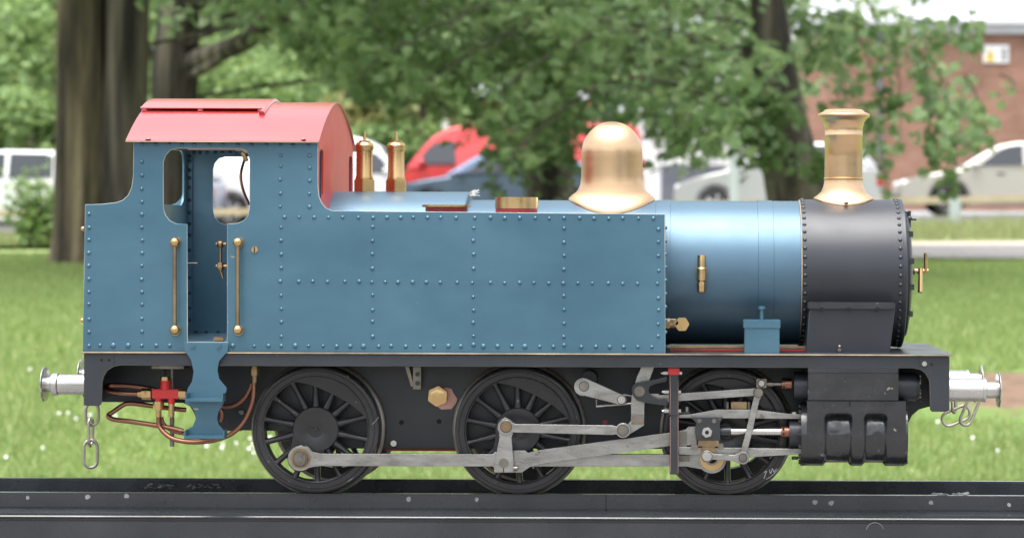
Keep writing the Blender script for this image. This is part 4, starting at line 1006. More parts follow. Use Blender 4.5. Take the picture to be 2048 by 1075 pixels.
# grass creeping over the edge of the bare earth
_n = M['earth'].node_tree.nodes; _l = M['earth'].node_tree.links; _b = _n['Principled BSDF']
_at = _n.new('ShaderNodeAttribute'); _at.attribute_name = 'grassiness'; _nz = _n.new('ShaderNodeTexNoise'); _nz.inputs['Scale'].default_value = 7; _nz.inputs['Detail'].default_value = 6
_g = _n.new('ShaderNodeNewGeometry'); _l.new(_g.outputs['Position'], _nz.inputs['Vector'])
_ad = _n.new('ShaderNodeMath'); _ad.operation = 'ADD'; _l.new(_at.outputs['Fac'], _ad.inputs[0]); _l.new(_nz.outputs['Fac'], _ad.inputs[1])
_mr = _n.new('ShaderNodeMapRange'); _mr.inputs[1].default_value = 1.1; _mr.inputs[2].default_value = 1.4; _l.new(_ad.outputs[0], _mr.inputs[0])
_mx = _n.new('ShaderNodeMix'); _mx.data_type = 'RGBA'; _mx.inputs[7].default_value = (.115,.18,.05,1)
_l.new(_b.inputs['Base Color'].links[0].from_socket, _mx.inputs[6]); _l.new(_mr.outputs[0], _mx.inputs[0]); _l.new(_mx.outputs[2], _b.inputs['Base Color'])
patches = [patch(2.95, 11.0, 2.0, 1.25)]

# grass tufts
def grass(N, d0, d1, name, h0, h1, mcol):
    d = d0 + (d1-d0)*nrg.random(N)**1.25; xx = (nrg.random(N)*1.1 - .05)
    px = -60 + xx*2170*1.0; X = CX + (px-VX)*d/F; Y = d - D
    keep = np.ones(N, bool)
    for (cx, cy, rx, ry) in patches: keep &= (((X-cx)/rx)**2 + ((Y-cy)/ry)**2 > .55 + .4*nrg.random(N))
    X, Y, d = X[keep], Y[keep], d[keep]; n = len(X)
    Z = np.array([gz(x, y) for x, y in zip(X, Y)]) + 0.0
    h = h0 + (h1-h0)*nrg.random(n); a = nrg.random(n)*2*np.pi; wd = .006 + .005*nrg.random(n)
    lean = nrg.normal(0, .35, (n, 2))*h[:, None]
    v = np.zeros((n, 3, 3)); c, s = np.cos(a)*wd, np.sin(a)*wd
    v[:, 0] = np.stack([X-c, Y-s, Z], 1); v[:, 1] = np.stack([X+c, Y+s, Z], 1); v[:, 2] = np.stack([X+lean[:,0], Y+lean[:,1], Z+h], 1)
    me = bpy.data.meshes.new(name); me.vertices.add(n*3); me.vertices.foreach_set('co', v.ravel()); me.loops.add(n*3)
    me.loops.foreach_set('vertex_index', np.arange(n*3)); me.polygons.add(n); me.polygons.foreach_set('loop_start', np.arange(0, n*3, 3))
    me.update(); me.validate(); me.materials.append(mcol)
    o = bpy.data.objects.new(name, me); col.objects.link(o); o['kind'] = 'stuff'; o['label'] = 'short green lawn grass'; return o
def leafmat(name, c1, c2, c3, trans=.35, rough=.45):
    m = bpy.data.materials.new(name); m.use_nodes = True; n = m.node_tree.nodes; l = m.node_tree.links; b = n['Principled BSDF']
    geo = n.new('ShaderNodeNewGeometry'); cr = n.new('ShaderNodeValToRGB'); e = cr.color_ramp.elements
    e[0].color = (*c1, 1); e[1].color = (*c3, 1); x = e.new(.5); x.color = (*c2, 1)
    l.new(geo.outputs['Random Per Island'], cr.inputs[0]); l.new(cr.outputs[0], b.inputs['Base Color'])
    b.inputs['Roughness'].default_value = rough
    t = n.new('ShaderNodeBsdfTranslucent'); hs_ = n.new('ShaderNodeHueSaturation'); hs_.inputs['Value'].default_value = 1.3; hs_.inputs['Hue'].default_value = .485
    l.new(cr.outputs[0], hs_.inputs['Color']); l.new(hs_.outputs[0], t.inputs['Color'])
    ms = n.new('ShaderNodeMixShader'); ms.inputs[0].default_value = trans; l.new(b.outputs[0], ms.inputs[1]); l.new(t.outputs[0], ms.inputs[2])
    l.new(ms.outputs[0], n['Material Output'].inputs['Surface']); return m
M['blade'] = leafmat('grass_blade', (.16,.255,.07), (.24,.335,.105), (.37,.42,.19), .4, .6)
grass(230000, 8.6, 24, 'grass', .025, .06, M['blade'])
M['blade_dry'] = leafmat('verge_grass_blade', (.13,.20,.06), (.22,.25,.10), (.34,.32,.18), .4, .6)
gr = grass(25000, 29.5, 42.5, 'verge_grass', .08, .28, M['blade_dry']); gr['label'] = 'longer dry grass on the verge'

# daisies
M['petal'] = mat('petal_white', (.8,.8,.78), rough=.7)
dm = G(); dm.lathe((0,0,.045), (0,-.35,1), [(0,.004),(.001,.011),(.004,.011),(.006,.004)], 8); dm.tube([(0,0,0),(0,0,.045)], .0012, 4, smooth=1)
d0 = None
spots = [(118,854),(136,852),(152,865),(180,857),(398,905),(413,921),(414,909),(446,918),(472,915),(444,925),(500,905),(505,918),(511,925),(507,935),(498,927),(520,912),(1875,871),(12,944),(85,925),(1240,900),(820,925),(650,948),(565,920),(540,905),(1050,905),(60,762),(230,860),(1945,905),(1995,930)]
for i, (px, py) in enumerate(spots):
    # walk down the terrain along the sight line to the ground
    dd = 8.6
    while dd < 30:
        q = B(px, py, dd)
        if q.z <= gz(q.x, q.y): break
        dd += .02
    q.z = gz(q.x, q.y) + .01
    if d0 is None:
        d0 = mk('daisy', dm, M['petal'], None, origin=Vector((0,0,0))); d0.location = q; c = d0
    else: c = inst(d0, q)
    c.location = q; s_ = rng.uniform(.4, .62); c.scale = (s_, s_, 1)
    tag(c, 'small white daisy in the lawn behind the rails', 'daisy', 'daisies scattered in the lawn')

# ================================================================ TREES
def barkmat(name, c1, c2, c3):
    m = bpy.data.materials.new(name); m.use_nodes = True; n = m.node_tree.nodes; l = m.node_tree.links; b = n['Principled BSDF']
    geo = n.new('ShaderNodeNewGeometry'); mp = n.new('ShaderNodeMapping'); mp.inputs['Scale'].default_value = (6, 6, .55); l.new(geo.outputs['Position'], mp.inputs[0])
    n1 = n.new('ShaderNodeTexNoise'); n1.inputs['Scale'].default_value = 1.0; n1.inputs['Detail'].default_value = 8; l.new(mp.outputs[0], n1.inputs['Vector'])
    cr = n.new('ShaderNodeValToRGB'); e = cr.color_ramp.elements; e[0].position = .38; e[1].position = .64; e[0].color = (*c1, 1); e[1].color = (*c3, 1); x = e.new(.5); x.color = (*c2, 1)
    l.new(n1.outputs['Fac'], cr.inputs[0]); l.new(cr.outputs[0], b.inputs['Base Color']); b.inputs['Roughness'].default_value = .9
    mp2 = n.new('ShaderNodeMapping'); mp2.inputs['Scale'].default_value = (30, 30, 6); l.new(geo.outputs['Position'], mp2.inputs[0])
    n2 = n.new('ShaderNodeTexNoise'); n2.inputs['Scale'].default_value = 1; n2.inputs['Detail'].default_value = 6; l.new(mp2.outputs[0], n2.inputs['Vector'])
    bp = n.new('ShaderNodeBump'); bp.inputs['Distance'].default_value = .04; l.new(n2.outputs['Fac'], bp.inputs['Height']); l.new(bp.outputs[0], b.inputs['Normal'])
    return m
M['bark'] = barkmat('bark', (.024,.018,.012), (.10,.078,.05), (.24,.19,.12))
M['bark_dark'] = barkmat('dark_bark', (.022,.018,.016), (.075,.062,.05), (.18,.15,.12))
M['leaf'] = leafmat('tree_leaf', (.12,.20,.085), (.19,.29,.13), (.29,.38,.19), .5, .42)
M['leaf_far'] = leafmat('far_leaf', (.12,.20,.065), (.17,.27,.09), (.24,.34,.12), .35, .6)
M['leaf_far2'] = leafmat('far_leaf_yellow', (.16,.21,.06), (.26,.27,.10), (.34,.33,.14), .35, .6)
M['leaf_far3'] = leafmat('far_leaf_cool', (.055,.11,.05), (.085,.16,.065), (.12,.20,.08), .35, .6)

def trunk_geo(pts_, n=26, seed=0, flute=.12):
    "pts: (world point, radius)"
    g = G(); Q = []
    for i in range(len(pts_)-1):
        for j in range(5):
            t = j/5; Q.append((pts_[i][0].lerp(pts_[i+1][0], t), pts_[i][1]*(1-t)+pts_[i+1][1]*t))
    Q.append(pts_[-1]); vs = []
    for k_, (p, r) in enumerate(Q):
        a_ = Q[max(k_-1,0)][0]; b_ = Q[min(k_+1,len(Q)-1)][0]; t = (b_-a_).normalized()
        e1 = (Vector((1,0,0)) - t*t.x).normalized() if abs(t.x) < .9 else (Vector((0,0,1)) - t*t.z).normalized(); e2 = t.cross(e1)
        for j in range(n):
            an = 2*math.pi*j/n
            f = 1 + flute*noise.noise(Vector((math.cos(an)*2.2, math.sin(an)*2.2, p.z*.5+seed))) + flute*.5*noise.noise(Vector((math.cos(an)*6, math.sin(an)*6, p.z*1.2+seed)))
            vs.append(p + (e1*math.cos(an)+e2*math.sin(an))*r*f)
    m = len(Q); fs = [(i*n+j, i*n+(j+1)%n, (i+1)*n+(j+1)%n, (i+1)*n+j) for i in range(m-1) for j in range(n)]
    fs.append(tuple(range((m-1)*n, m*n)))
    return g.add(vs, fs)
def leaves(name, C, size, m_, parent, spread=0, flat=.5, kind='stuff', label=None):
    "C: (N,3) leaf positions; each leaf a folded six-sided blade"
    n = len(C); sz = size*(.65+.7*nrg.random(n))
    a = nrg.random(n)*2*np.pi
    ax = np.stack([np.cos(a), np.sin(a), -.5 + .8*nrg.normal(0,.6,n)], 1); ax /= np.linalg.norm(ax, axis=1)[:, None]
    up = np.stack([nrg.normal(0,flat,n), nrg.normal(0,flat,n), np.ones(n)], 1)
    sd_v = np.cross(ax, up); sd_v /= np.linalg.norm(sd_v, axis=1)[:, None]; nn = np.cross(sd_v, ax)
    L = sz[:, None]*ax; Sd = sz[:, None]*sd_v; U = sz[:, None]*nn
    v = np.stack([C, C + .28*L + .40*Sd + .10*U, C + .62*L + .34*Sd + .08*U, C + L - .06*U, C + .62*L - .34*Sd + .08*U, C + .28*L - .40*Sd + .10*U], 1)
    org = C.mean(0); v = v - org
    me = bpy.data.meshes.new(name); me.vertices.add(n*6); me.vertices.foreach_set('co', v.ravel())
    idx = (np.arange(n)[:, None]*6 + np.array([0,1,2,3, 0,3,4,5])[None]).ravel()
    me.loops.add(n*8); me.loops.foreach_set('vertex_index', idx); me.polygons.add(n*2); me.polygons.foreach_set('loop_start', np.arange(0, n*8, 4))
    me.update(); me.validate(); me.materials.append(m_)
    o = bpy.data.objects.new(name, me); col.objects.link(o); o.parent = parent; o.location = Vector(org) - WORLD[parent.name]; WORLD[o.name] = Vector(org)
    if kind: o['kind'] = kind
    if label: o['label'] = label
    return o
LOWX = [-400,0,100,300,400,500,600,700,800,880,940,975,1000,1050,1110,1200,1260,1320,1360,1420,1500,1560,1600,1650,1700,1760,1800,1850,1900,1960,2010,2060,2500]
LOWY = [  60,60, 95, 60, 40, 60,120,190,205,160,190,270, 330,320,300,255,240,260,345,300,310,300,215,150,230,335,290,330,385,330,150,100,100]
def crown(parent, cx, cd_, rx, ry, ztop, ncl, per, size, m_=None, dens=None, zlow=.35):
    C = []; tries = 0; bx_ = nrg
    while len(C) < ncl and tries < ncl*30:
        tries += 1
        a = rng.random()*2*math.pi; r = math.sqrt(rng.random()); X = cx + rx*r*math.cos(a); d = cd_ + ry*r*math.sin(a)
        zt = ztop*(1 - .55*r*r); z = zlow + (zt-zlow)*rng.random()**1.5
        px = VX + (X-CX)*F/d; row = VY - z*F/d
        low = float(np.interp(px, LOWX, LOWY)) + 30*noise.noise(Vector((px*.02, d, 0)))
        if row > low - 12: continue
        if 1480 < px < 1650 and row > 130 and rng.random() < .85: continue
        if 1050 < px < 1150 and row > 230 and rng.random() < .6: continue
        if 280 < px < 420 and row > 50 and rng.random() < .9: continue
        if dens is not None:
            if rng.random() > float(np.interp(px, dens[0], dens[1])): continue
        C.append((X, d-D, ZE+z))
    C = np.array(C); n = len(C)
    off = nrg.normal(0, 1, (n, per, 3))*np.array([.17,.17,.10]); P_ = (C[:, None, :] + off).reshape(-1, 3)
    # drop stray leaves below the hanging edge
    d = P_[:,1]+D; px = VX + (P_[:,0]-CX)*F/d; row = VY - (P_[:,2]-ZE)*F/d
    P_ = P_[(row < np.interp(px, LOWX, LOWY) + 14) & ~((px > 1952) & (px < 2030) & (row > 76) & (row < 138))]
    o = leaves('crown', P_, size, m_ or M['leaf'], parent); return C
def twigs(parent, C, trunk_pts, k_, seed=0):
    g = G(); r_ = random.Random(seed); C = list(C); r_.shuffle(C)
    for c in C[:k_]:
        t = min(trunk_pts, key=lambda q: (q - Vector(c)).length)
        b = Vector(c); t2 = Vector((t.x, t.y, max(t.z, b.z + .25 + .15*r_.random())))
        mid = t2.lerp(b, .6) + Vector((0,0,.35+.3*r_.random()))
        g.tube([t2, mid, b, b + Vector((r_.uniform(-.1,.1), r_.uniform(-.1,.1), -.25))], [.022, .003], 5, smooth=4)
    mk('branches', g, M['bark_dark'], parent, kind='stuff')
def big_tree(d, base, stems, label, crown_args, dens=None, ntw=60, bark='bark_dark', extra=[]):
    b = B(*base, d); b.z = gz(b.x, b.y)
    root = empty('broadleaf_tree', b, label, 'tree', 'broadleaf trees standing on the lawn')
    tp = []
    for i, st_ in enumerate(stems):
        pts_ = []
        for (px, py, r) in st_:
            q = B(px, py, d); pts_.append((q, r*d/F))
        pts_[0][0].z = gz(pts_[0][0].x, pts_[0][0].y) - .1
        mk('trunk', trunk_geo(pts_, seed=d+i*3, flute=.2), M[bark if i == 0 else 'bark_dark'], root, ang=80); tp += [q for q, r in pts_]
        for j in range(1, len(pts_)): tp.append(pts_[j-1][0].lerp(pts_[j][0], .5))
    for br_ in extra:
        mk('limb', G().tube([B(x, y, d+dy) for x, y, dy in br_[0]], [br_[1]*d/F, br_[2]*d/F], 14), M[bark], root)
    C = crown(root, b.x, d, *crown_args, dens=dens); twigs(root, C, tp, ntw, int(d*10)); return root
DN = ([-400,300,420,600,900,960,1040,1100,1600,1660,1720,2060,2400],[.06,.09,.25,.8,.8,.45,.5,1,1,.55,.16,.12,.12])
tA = big_tree(22, (190,520), [[(168,520,66),(165,470,54),(162,300,50),(160,150,46),(158,0,46),(150,-300,44),(140,-900,34),(150,-1500,14)],
                         [(238,520,60),(244,440,48),(248,300,45),(250,150,43),(250,0,42),(270,-300,36),(330,-900,26),(380,-1500,8)]],
         'broad twin-stemmed tree with patchy pale bark left of the cab', (4.4,3.2,5.5,170,34,.115), DN, 14, 'bark')
tB = big_tree(25, (345,510), [[(345,515,56),(345,440,46),(343,300,44),(346,150,46),(352,60,40),(356,0,38),(360,-300,34),(380,-900,24),(390,-1400,8)]],
         'forked tree directly behind the cab roof with a limb reaching right', (4.6,3,5.5,105,28,.125), DN, 60, 'bark_dark',
         [([(372,140,0),(400,118,-.3),(440,104,-.8),(490,82,-1.3),(535,45,-1.8),(590,20,-2.2),(640,8,-2.5),(720,-30,-2.8)], 23, 12), ([(372,158,0),(398,143,-.4),(430,125,-.8),(452,106,-1.0),(478,86,-1.2)], 11, 7), ([(320,130,0),(300,105,0),(280,85,-.1),(262,70,-.2)], 10, 6)])
tC = big_tree(24, (1100,515), [[(1100,515,60),(1100,440,50),(1100,300,45),(1098,150,43),(1092,0,40),(1085,-300,34),(1100,-900,24),(1100,-1500,8)]],
         'tree with leafy trunk behind the brass dome', (4.8,3.4,5.2,155,28,.13), DN, 35, 'bark_dark')
tD = big_tree(21, (1605,515), [[(1612,515,72),(1600,395,62),(1584,330,55),(1568,260,50),(1552,160,44),(1542,60,38),(1535,0,33),(1530,-300,30),(1560,-900,20),(1600,-1500,8)],
                         [(1628,515,40),(1622,395,30),(1600,300,30),(1572,220,22),(1556,150,14)]],
         'leaning dark-barked tree behind the chimney with hanging sprays', (4.7,3.0,5.2,170,28,.12), DN, 35, 'bark_dark')
# leafy shoots on the trunk of the middle tree
pp_ = []
for i in range(420):
    px = rng.gauss(1092, 42); py = rng.uniform(60, 400)
    if py > 340 and rng.random() < .7: continue
    q = B(px, py, 24 - .35 - rng.random()*.5); pp_.append((q.x, q.y, q.z))
leaves('trunk_shoots', np.array(pp_), .11, M['leaf'], tC)
pp_ = []
for i in range(500):
    cx, cy = rng.choice([(1510,240),(1520,300),(1500,180),(1550,215),(1640,330),(1535,290)])
    q = B(rng.gauss(cx, 24), rng.gauss(cy, 18), 20.4 - rng.random()*.4); pp_.append((q.x, q.y, q.z))
leaves('trunk_shoots', np.array(pp_), .11, M['leaf'], tD)

def sprays(root, d, strands, size=.115):
    pp = []; g = G()
    for (x0, y0, x1, y1, wdt, n) in strands:
        dd = d + rng.uniform(-.5,.5); a = B(x0,y0,dd); b = B(x1,y1,dd); g.tube([a, a.lerp(b,.5)+Vector((.04,0,.03)), b], [.010,.003], 5, smooth=3)
        for i in range(int(n*.7)):
            t = rng.random(); q = a.lerp(b, t) + Vector((rng.gauss(0, wdt*d/F), rng.gauss(0,.10), rng.gauss(0,.035))); pp.append(tuple(q))
    leaves('hanging_spray', np.array(pp), size, M['leaf'], root); mk('twigs', g, M['bark_dark'], root, kind='stuff')
sprays(tD, 20, [(1660,60,1690,225,16,60),(1700,40,1765,240,18,80),(1720,200,1770,340,12,40),(1780,60,1800,290,14,70),(1840,100,1850,235,13,60),(1850,90,1905,270,20,95),
    (1890,200,1925,300,18,60),(1905,250,1900,385,11,40),(1860,260,1862,345,10,26),(1930,150,1975,290,12,36),(1935,20,1945,110,12,30),(2000,150,2030,185,8,8),(1640,20,1760,60,20,70),(1800,30,1940,90,20,80),(1760,330,1770,382,8,10),(1895,380,1893,392,6,3),
    (1340,180,1350,345,13,50),(1380,200,1365,300,12,30),(1420,210,1440,290,16,40)])
sprays(tC, 22, [(940,150,985,300,14,50),(985,240,990,395,13,46),(960,200,905,300,9,22),(1010,260,1020,345,9,26),(1040,150,1050,300,12,40),(880,100,960,200,20,60),(1150,250,1135,345,10,30),(1290,200,1320,350,8,22),(700,60,760,180,22,80),(560,40,640,120,20,60)])
def upper(root, cx, d, n):
    a = nrg.random(n)*2*np.pi; r_ = np.sqrt(nrg.random(n))*4.2; c = np.stack([cx + r_*np.cos(a), d - D - 4.6 + r_*.9*np.sin(a), ZE + 4.4 + 2.6*nrg.random(n)], 1)
    Pn = (c[:,None,:] + nrg.normal(0,.38,(n,34,3))).reshape(-1,3); leaves('upper_crown', Pn, .24, M['leaf'], root)
for t_, d_ in ((tA,22),(tB,25),(tC,24),(tD,21)): upper(t_, t_.location.x, d_, 45)
# ---- trees beyond the car park
def far_tree(px, py, d, rx, rz, m_, label, n=5200, size=.26, trunk=True):
    c = B(px, py, d); base = Vector((c.x, c.y, gz(c.x, c.y)))
    root = empty('background_tree', base, label, 'tree', 'trees beyond the car park')
    if trunk: mk('trunk', trunk_geo([(base - Vector((0,0,.1)), .28), (base.lerp(c, .5), .2), (c + Vector((0,0,rz*.5)), .08)], 10), M['bark'], root)
    k_ = 46; cl = nrg.normal(0,1,(k_,3)); cl /= np.linalg.norm(cl, axis=1)[:, None]; cl *= (.45 + .5*nrg.random(k_)**.5)[:, None]
    cl = cl*np.array([rx, rx*.8, rz]) + np.array(c); w_ = .28*rx
    idx = nrg.integers(0, k_, n); u = nrg.normal(0,1,(n,3)); u /= np.linalg.norm(u, axis=1)[:, None]
    Pn = cl[idx] + u*np.array([w_, w_, w_*.75])*(.75+.3*nrg.random(n))[:, None]
    Pn = Pn[Pn[:,2] > base.z + .05]
    leaves('crown', Pn, size, m_, root)
    return root
FT = [(-60,230,58,3.6,3.0,'leaf_far','bright green bush-like tree at the far left edge'),
      (60,300,50,2.0,1.2,'leaf_far','low bright shrubby tree left of the twin trunk'),
      (110,110,75,4.6,3.4,'leaf_far','tall pale green tree behind the twin trunk'),
      (-120,40,85,6.0,4.5,'leaf_far3','tall cool green tree beyond the left edge'),
      (450,235,72,4.4,2.6,'leaf_far','rounded bright green tree above the cab roof'),
      (600,225,76,4.4,2.9,'leaf_far','rounded green tree right of the cab roof limb'),
      (700,180,84,5.0,3.6,'leaf_far3','darker green tree behind the yellow bush'),
      (755,280,66,1.9,1.55,'leaf_far2','yellowish round bush above the safety valves'),
      (845,270,64,1.8,1.9,'leaf_far','green bush left of the small brick building'),
      (420,80,96,7.0,4.6,'leaf_far','broad pale tree behind the forked tree'),
      (760,70,105,8.0,5.0,'leaf_far3','broad cool green tree far behind the red van'),
      (1010,110,98,6.0,4.0,'leaf_far3','distant green tree behind the small brick building'),
      (1250,130,110,6.0,4.0,'leaf_far3','distant green tree above the white building'),
      (250,140,90,6.0,4.5,'leaf_far','pale tree seen between the trunks')]
for px, py, d, rx, rz, m_, lb_ in FT:
    far_tree(px, py, d, rx, rz, M[m_], lb_, n=int(5200*max(.5, rx/4)), size=.24 if d < 80 else .34)
# sapling with yellow green leaves on the left
root = empty('sapling', B(75,500,30), 'yellow-green sapling in front of the white cars at the left', 'shrub')
root.location.z = gz(root.location.x, root.location.y); WORLD[root.name] = root.location.copy()
g = G(); pp_ = []
for i in range(26):
    x0 = rng.uniform(40,120); x1 = x0 + rng.uniform(-50,40); y1 = rng.uniform(300,440)
    dd = 30 + rng.uniform(-.3,.3); p0 = B(x0*.4+45, 498, dd); p1 = B(x1, y1, dd); g.tube([p0, p0.lerp(p1,.5)+Vector((.05,0,.05)), p1], [.012,.004], 5, smooth=3)
    for k_ in range(42):
        t = rng.uniform(.15,1); q = p0.lerp(p1, t) + Vector((rng.gauss(0,.09), rng.gauss(0,.09), rng.gauss(0,.06))); pp_.append(tuple(q))
mk('stems', g, M['bark_dark'], root, kind='stuff'); leaves('foliage', np.array(pp_), .085, M['leaf_far'], root)

# unseen trees added behind the camera, shaped to darken reflections in the polished metal
cl = []
for i in range(420):
    az_ = rng.uniform(-100, 100); base_h = .7 + .6*noise.noise(Vector((az_*.06, 0, 0)))
    for c0, w0, h0 in ((-54,6,7.5),(-20,3,2.0),(32,7,7.5),(75,8,6)): base_h += h0*math.exp(-((az_-c0)/w0)**2)
    rr = rng.uniform(19, 23); a_ = math.radians(az_); z_ = rng.uniform(.2, max(.5, base_h))
    cl.append((CX + rr*math.sin(a_), -D - rr*math.cos(a_), z_))
cl = np.array(cl)
Pn = (cl[:, None, :] + nrg.normal(0,.55,(len(cl),60,3))).reshape(-1,3); Pn = Pn[Pn[:,2] > .05]
wd_ = empty('added_trees', Vector((0,-20,0)), 'x', 'x'); del wd_['label'], wd_['category']
tl_ = leaves('added_wood', Pn, .5, M['leaf_far3'], wd_); tl_.parent = None; tl_.location = WORLD[tl_.name]; bpy.data.objects.remove(wd_); tl_['label'] = 'unseen trees added on the camera side to darken reflections'
# ================================================================ BUILDINGS
def brickmat(name, c1, c2, mortar):
    m = bpy.data.materials.new(name); m.use_nodes = True; n = m.node_tree.nodes; l = m.node_tree.links; b = n['Principled BSDF']
    geo = n.new('ShaderNodeNewGeometry'); mp = n.new('ShaderNodeMapping'); mp.inputs['Rotation'].default_value = (math.radians(-90),0,0); l.new(geo.outputs['Position'], mp.inputs[0])
    bt = n.new('ShaderNodeTexBrick'); bt.inputs['Scale'].default_value = 1; bt.inputs['Brick Width'].default_value = .225; bt.inputs['Row Height'].default_value = .075
    bt.inputs['Mortar Size'].default_value = .006; bt.inputs['Color1'].default_value = (*c1,1); bt.inputs['Color2'].default_value = (*c2,1); bt.inputs['Mortar'].default_value = (*mortar,1)
    bt.inputs['Bias'].default_value = -.2
    l.new(mp.outputs[0], bt.inputs['Vector'])
    nz = n.new('ShaderNodeTexNoise'); nz.inputs['Scale'].default_value = .9; nz.inputs['Detail'].default_value = 6; l.new(geo.outputs['Position'], nz.inputs['Vector'])
    hs_ = n.new('ShaderNodeHueSaturation'); mr = n.new('ShaderNodeMapRange'); mr.inputs[1].default_value=.3; mr.inputs[2].default_value=.7; mr.inputs[3].default_value = .8; mr.inputs[4].default_value = 1.2
    l.new(nz.outputs['Fac'], mr.inputs[0]); l.new(mr.outputs[0], hs_.inputs['Value']); l.new(bt.outputs['Color'], hs_.inputs['Color']); l.new(hs_.outputs[0], b.inputs['Base Color'])
    b.inputs['Roughness'].default_value = .9
    bp = n.new('ShaderNodeBump'); bp.inputs['Distance'].default_value = .01; bp.invert = True; l.new(bt.outputs['Fac'], bp.inputs['Height']); l.new(bp.outputs[0], b.inputs['Normal']); return m
M['brick'] = brickmat('red_brick', (.27,.125,.08), (.34,.185,.125), (.36,.29,.24))
M['clad'] = mat('pale_cladding', (.55,.57,.60), (.62,.64,.66), 1.5, .6, coord='World')
M['whitewall'] = mat('white_wall', (.72,.72,.70), (.78,.78,.77), 1.2, .7, coord='World')
M['greydoor'] = mat('grey_shutter', (.13,.14,.17), (.17,.18,.21), 3, .5, coord='World')
M['glass'] = mat('dark_glass', (.02,.025,.03), rough=.08, spec=.8)
def bbox_at(px0, py0, px1, py1, d, depth):
    a = B(px0, py1, d); b = B(px1, py0, d); return G().box((a.x, a.y, a.z), (b.x, a.y+depth, b.z))
bl = empty('brick_building', B(1900,440,62), 'large red brick building on the right behind the chimney', 'building')
mk('wall', bbox_at(1605,66,2700,470,62,9), M['brick'], bl)
g = bbox_at(1598,40,2706,66,61.8,9.4); mk('roof_fascia', g, M['clad'], bl, bevel=40)
g = G(); a = B(1598,40,61.8); b = B(2706,40,61.8); z2 = a.z
g.add([(a.x,a.y-.2,z2),(b.x,a.y-.2,z2),(b.x,a.y+9,z2+1.1),(a.x,a.y+9,z2+1.1),(a.x,a.y-.2,z2-.1),(b.x,a.y-.2,z2-.1),(b.x,a.y+9,z2-.1),(a.x,a.y+9,z2-.1)], [(0,1,2,3),(7,6,5,4),(0,4,5,1),(1,5,6,2),(2,6,7,3),(3,7,4,0)]); mk('roof', g, M['clad'], bl)
mk('base_course', bbox_at(1603,425,2702,470,61.95,9.1), M['clad'], bl)
for px_ in (1760, 2140): mk('downpipe', G().tube([B(px_,66,61.85), B(px_,440,61.85)], .06, 10, smooth=1), M['greydoor'], bl)
# the warning sign on its wall
M['signw'] = mat('sign_white', (.8,.8,.8), rough=.4); M['signy'] = mat('sign_yellow', (.85,.62,.05), rough=.4)
M['paint_k'] = mat('print_black', (.02,.02,.02), rough=.5)
sg = mk('warning_sign', bbox_at(1966,90,2018,126,61.93,.04), M['signw'], None, bevel=10); tag(sg, 'white warning sign with a yellow triangle on the brick wall', 'sign')
g = G(); a = B(1971,122,61.91); b = B(1990,122,61.91); c = B(1980.5,96,61.91)
g.add([a,b,c,a+Vector((0,.015,0)),b+Vector((0,.015,0)),c+Vector((0,.015,0))], [(0,1,2),(5,4,3),(0,3,4,1),(1,4,5,2),(2,5,3,0)]); mk('warning_triangle', g, M['signy'], sg)
mk('warning_mark', bbox_at(1979.3,104,1981.7,114,61.9,.01), M['paint_k'], sg); mk('warning_mark', bbox_at(1979.3,116,1981.7,118.5,61.9,.01), M['paint_k'], sg)
for y in (98,103,108,113,118): mk('print_line', bbox_at(2003,y,2013,y+2.2,61.92,.01), M['paint_k'], sg)
# small brick building
b2 = empty('brick_building', B(960,440,74), 'small brick building with a white gable roof behind the red van', 'building')
mk('wall', bbox_at(897,196,1180,450,74,6), M['brick'], b2)
a = B(885,198,73.6); b = B(1195,198,73.6); c = B(1040,120,73.6)
g = G(); g.add([a, b, c, a+Vector((0,6.6,0)), b+Vector((0,6.6,0)), c+Vector((0,6.6,0))], [(0,1,2),(5,4,3),(0,3,4,1),(1,4,5,2),(2,5,3,0)]); mk('roof', g, M['clad'], b2)
f = mk('window', bbox_at(915,208,935,232,73.95,.1), M['whitewall'], b2); mk('pane', bbox_at(917,210,933,230,73.93,.03), M['glass'], f)
mk('corner_post', bbox_at(884,190,896,262,73.7,.3), M['whitewall'], b2)
# white building
b3 = empty('white_building', B(1420,440,64), 'white rendered unit with a dark grey shutter behind the leaves', 'building')
mk('wall', bbox_at(1245,225,1600,450,66,8), M['whitewall'], b3)
mk('roof', bbox_at(1238,214,1604,226,65.8,8.4), M['clad'], b3)
sh_ = mk('shutter', bbox_at(1322,330,1450,450,65.9,.2), M['greydoor'], b3)
for i in range(10): mk('slat', bbox_at(1323,332+i*11,1449,341+i*11,65.86,.05), M['greydoor'], sh_, bevel=20)
for px_ in (1425, 1500, 1545):
    f = mk('window', bbox_at(px_-8,290,px_+9,312,65.93,.1), M['greydoor'], b3); mk('pane', bbox_at(px_-6,292,px_+7,310,65.9,.04), M['glass'], f)

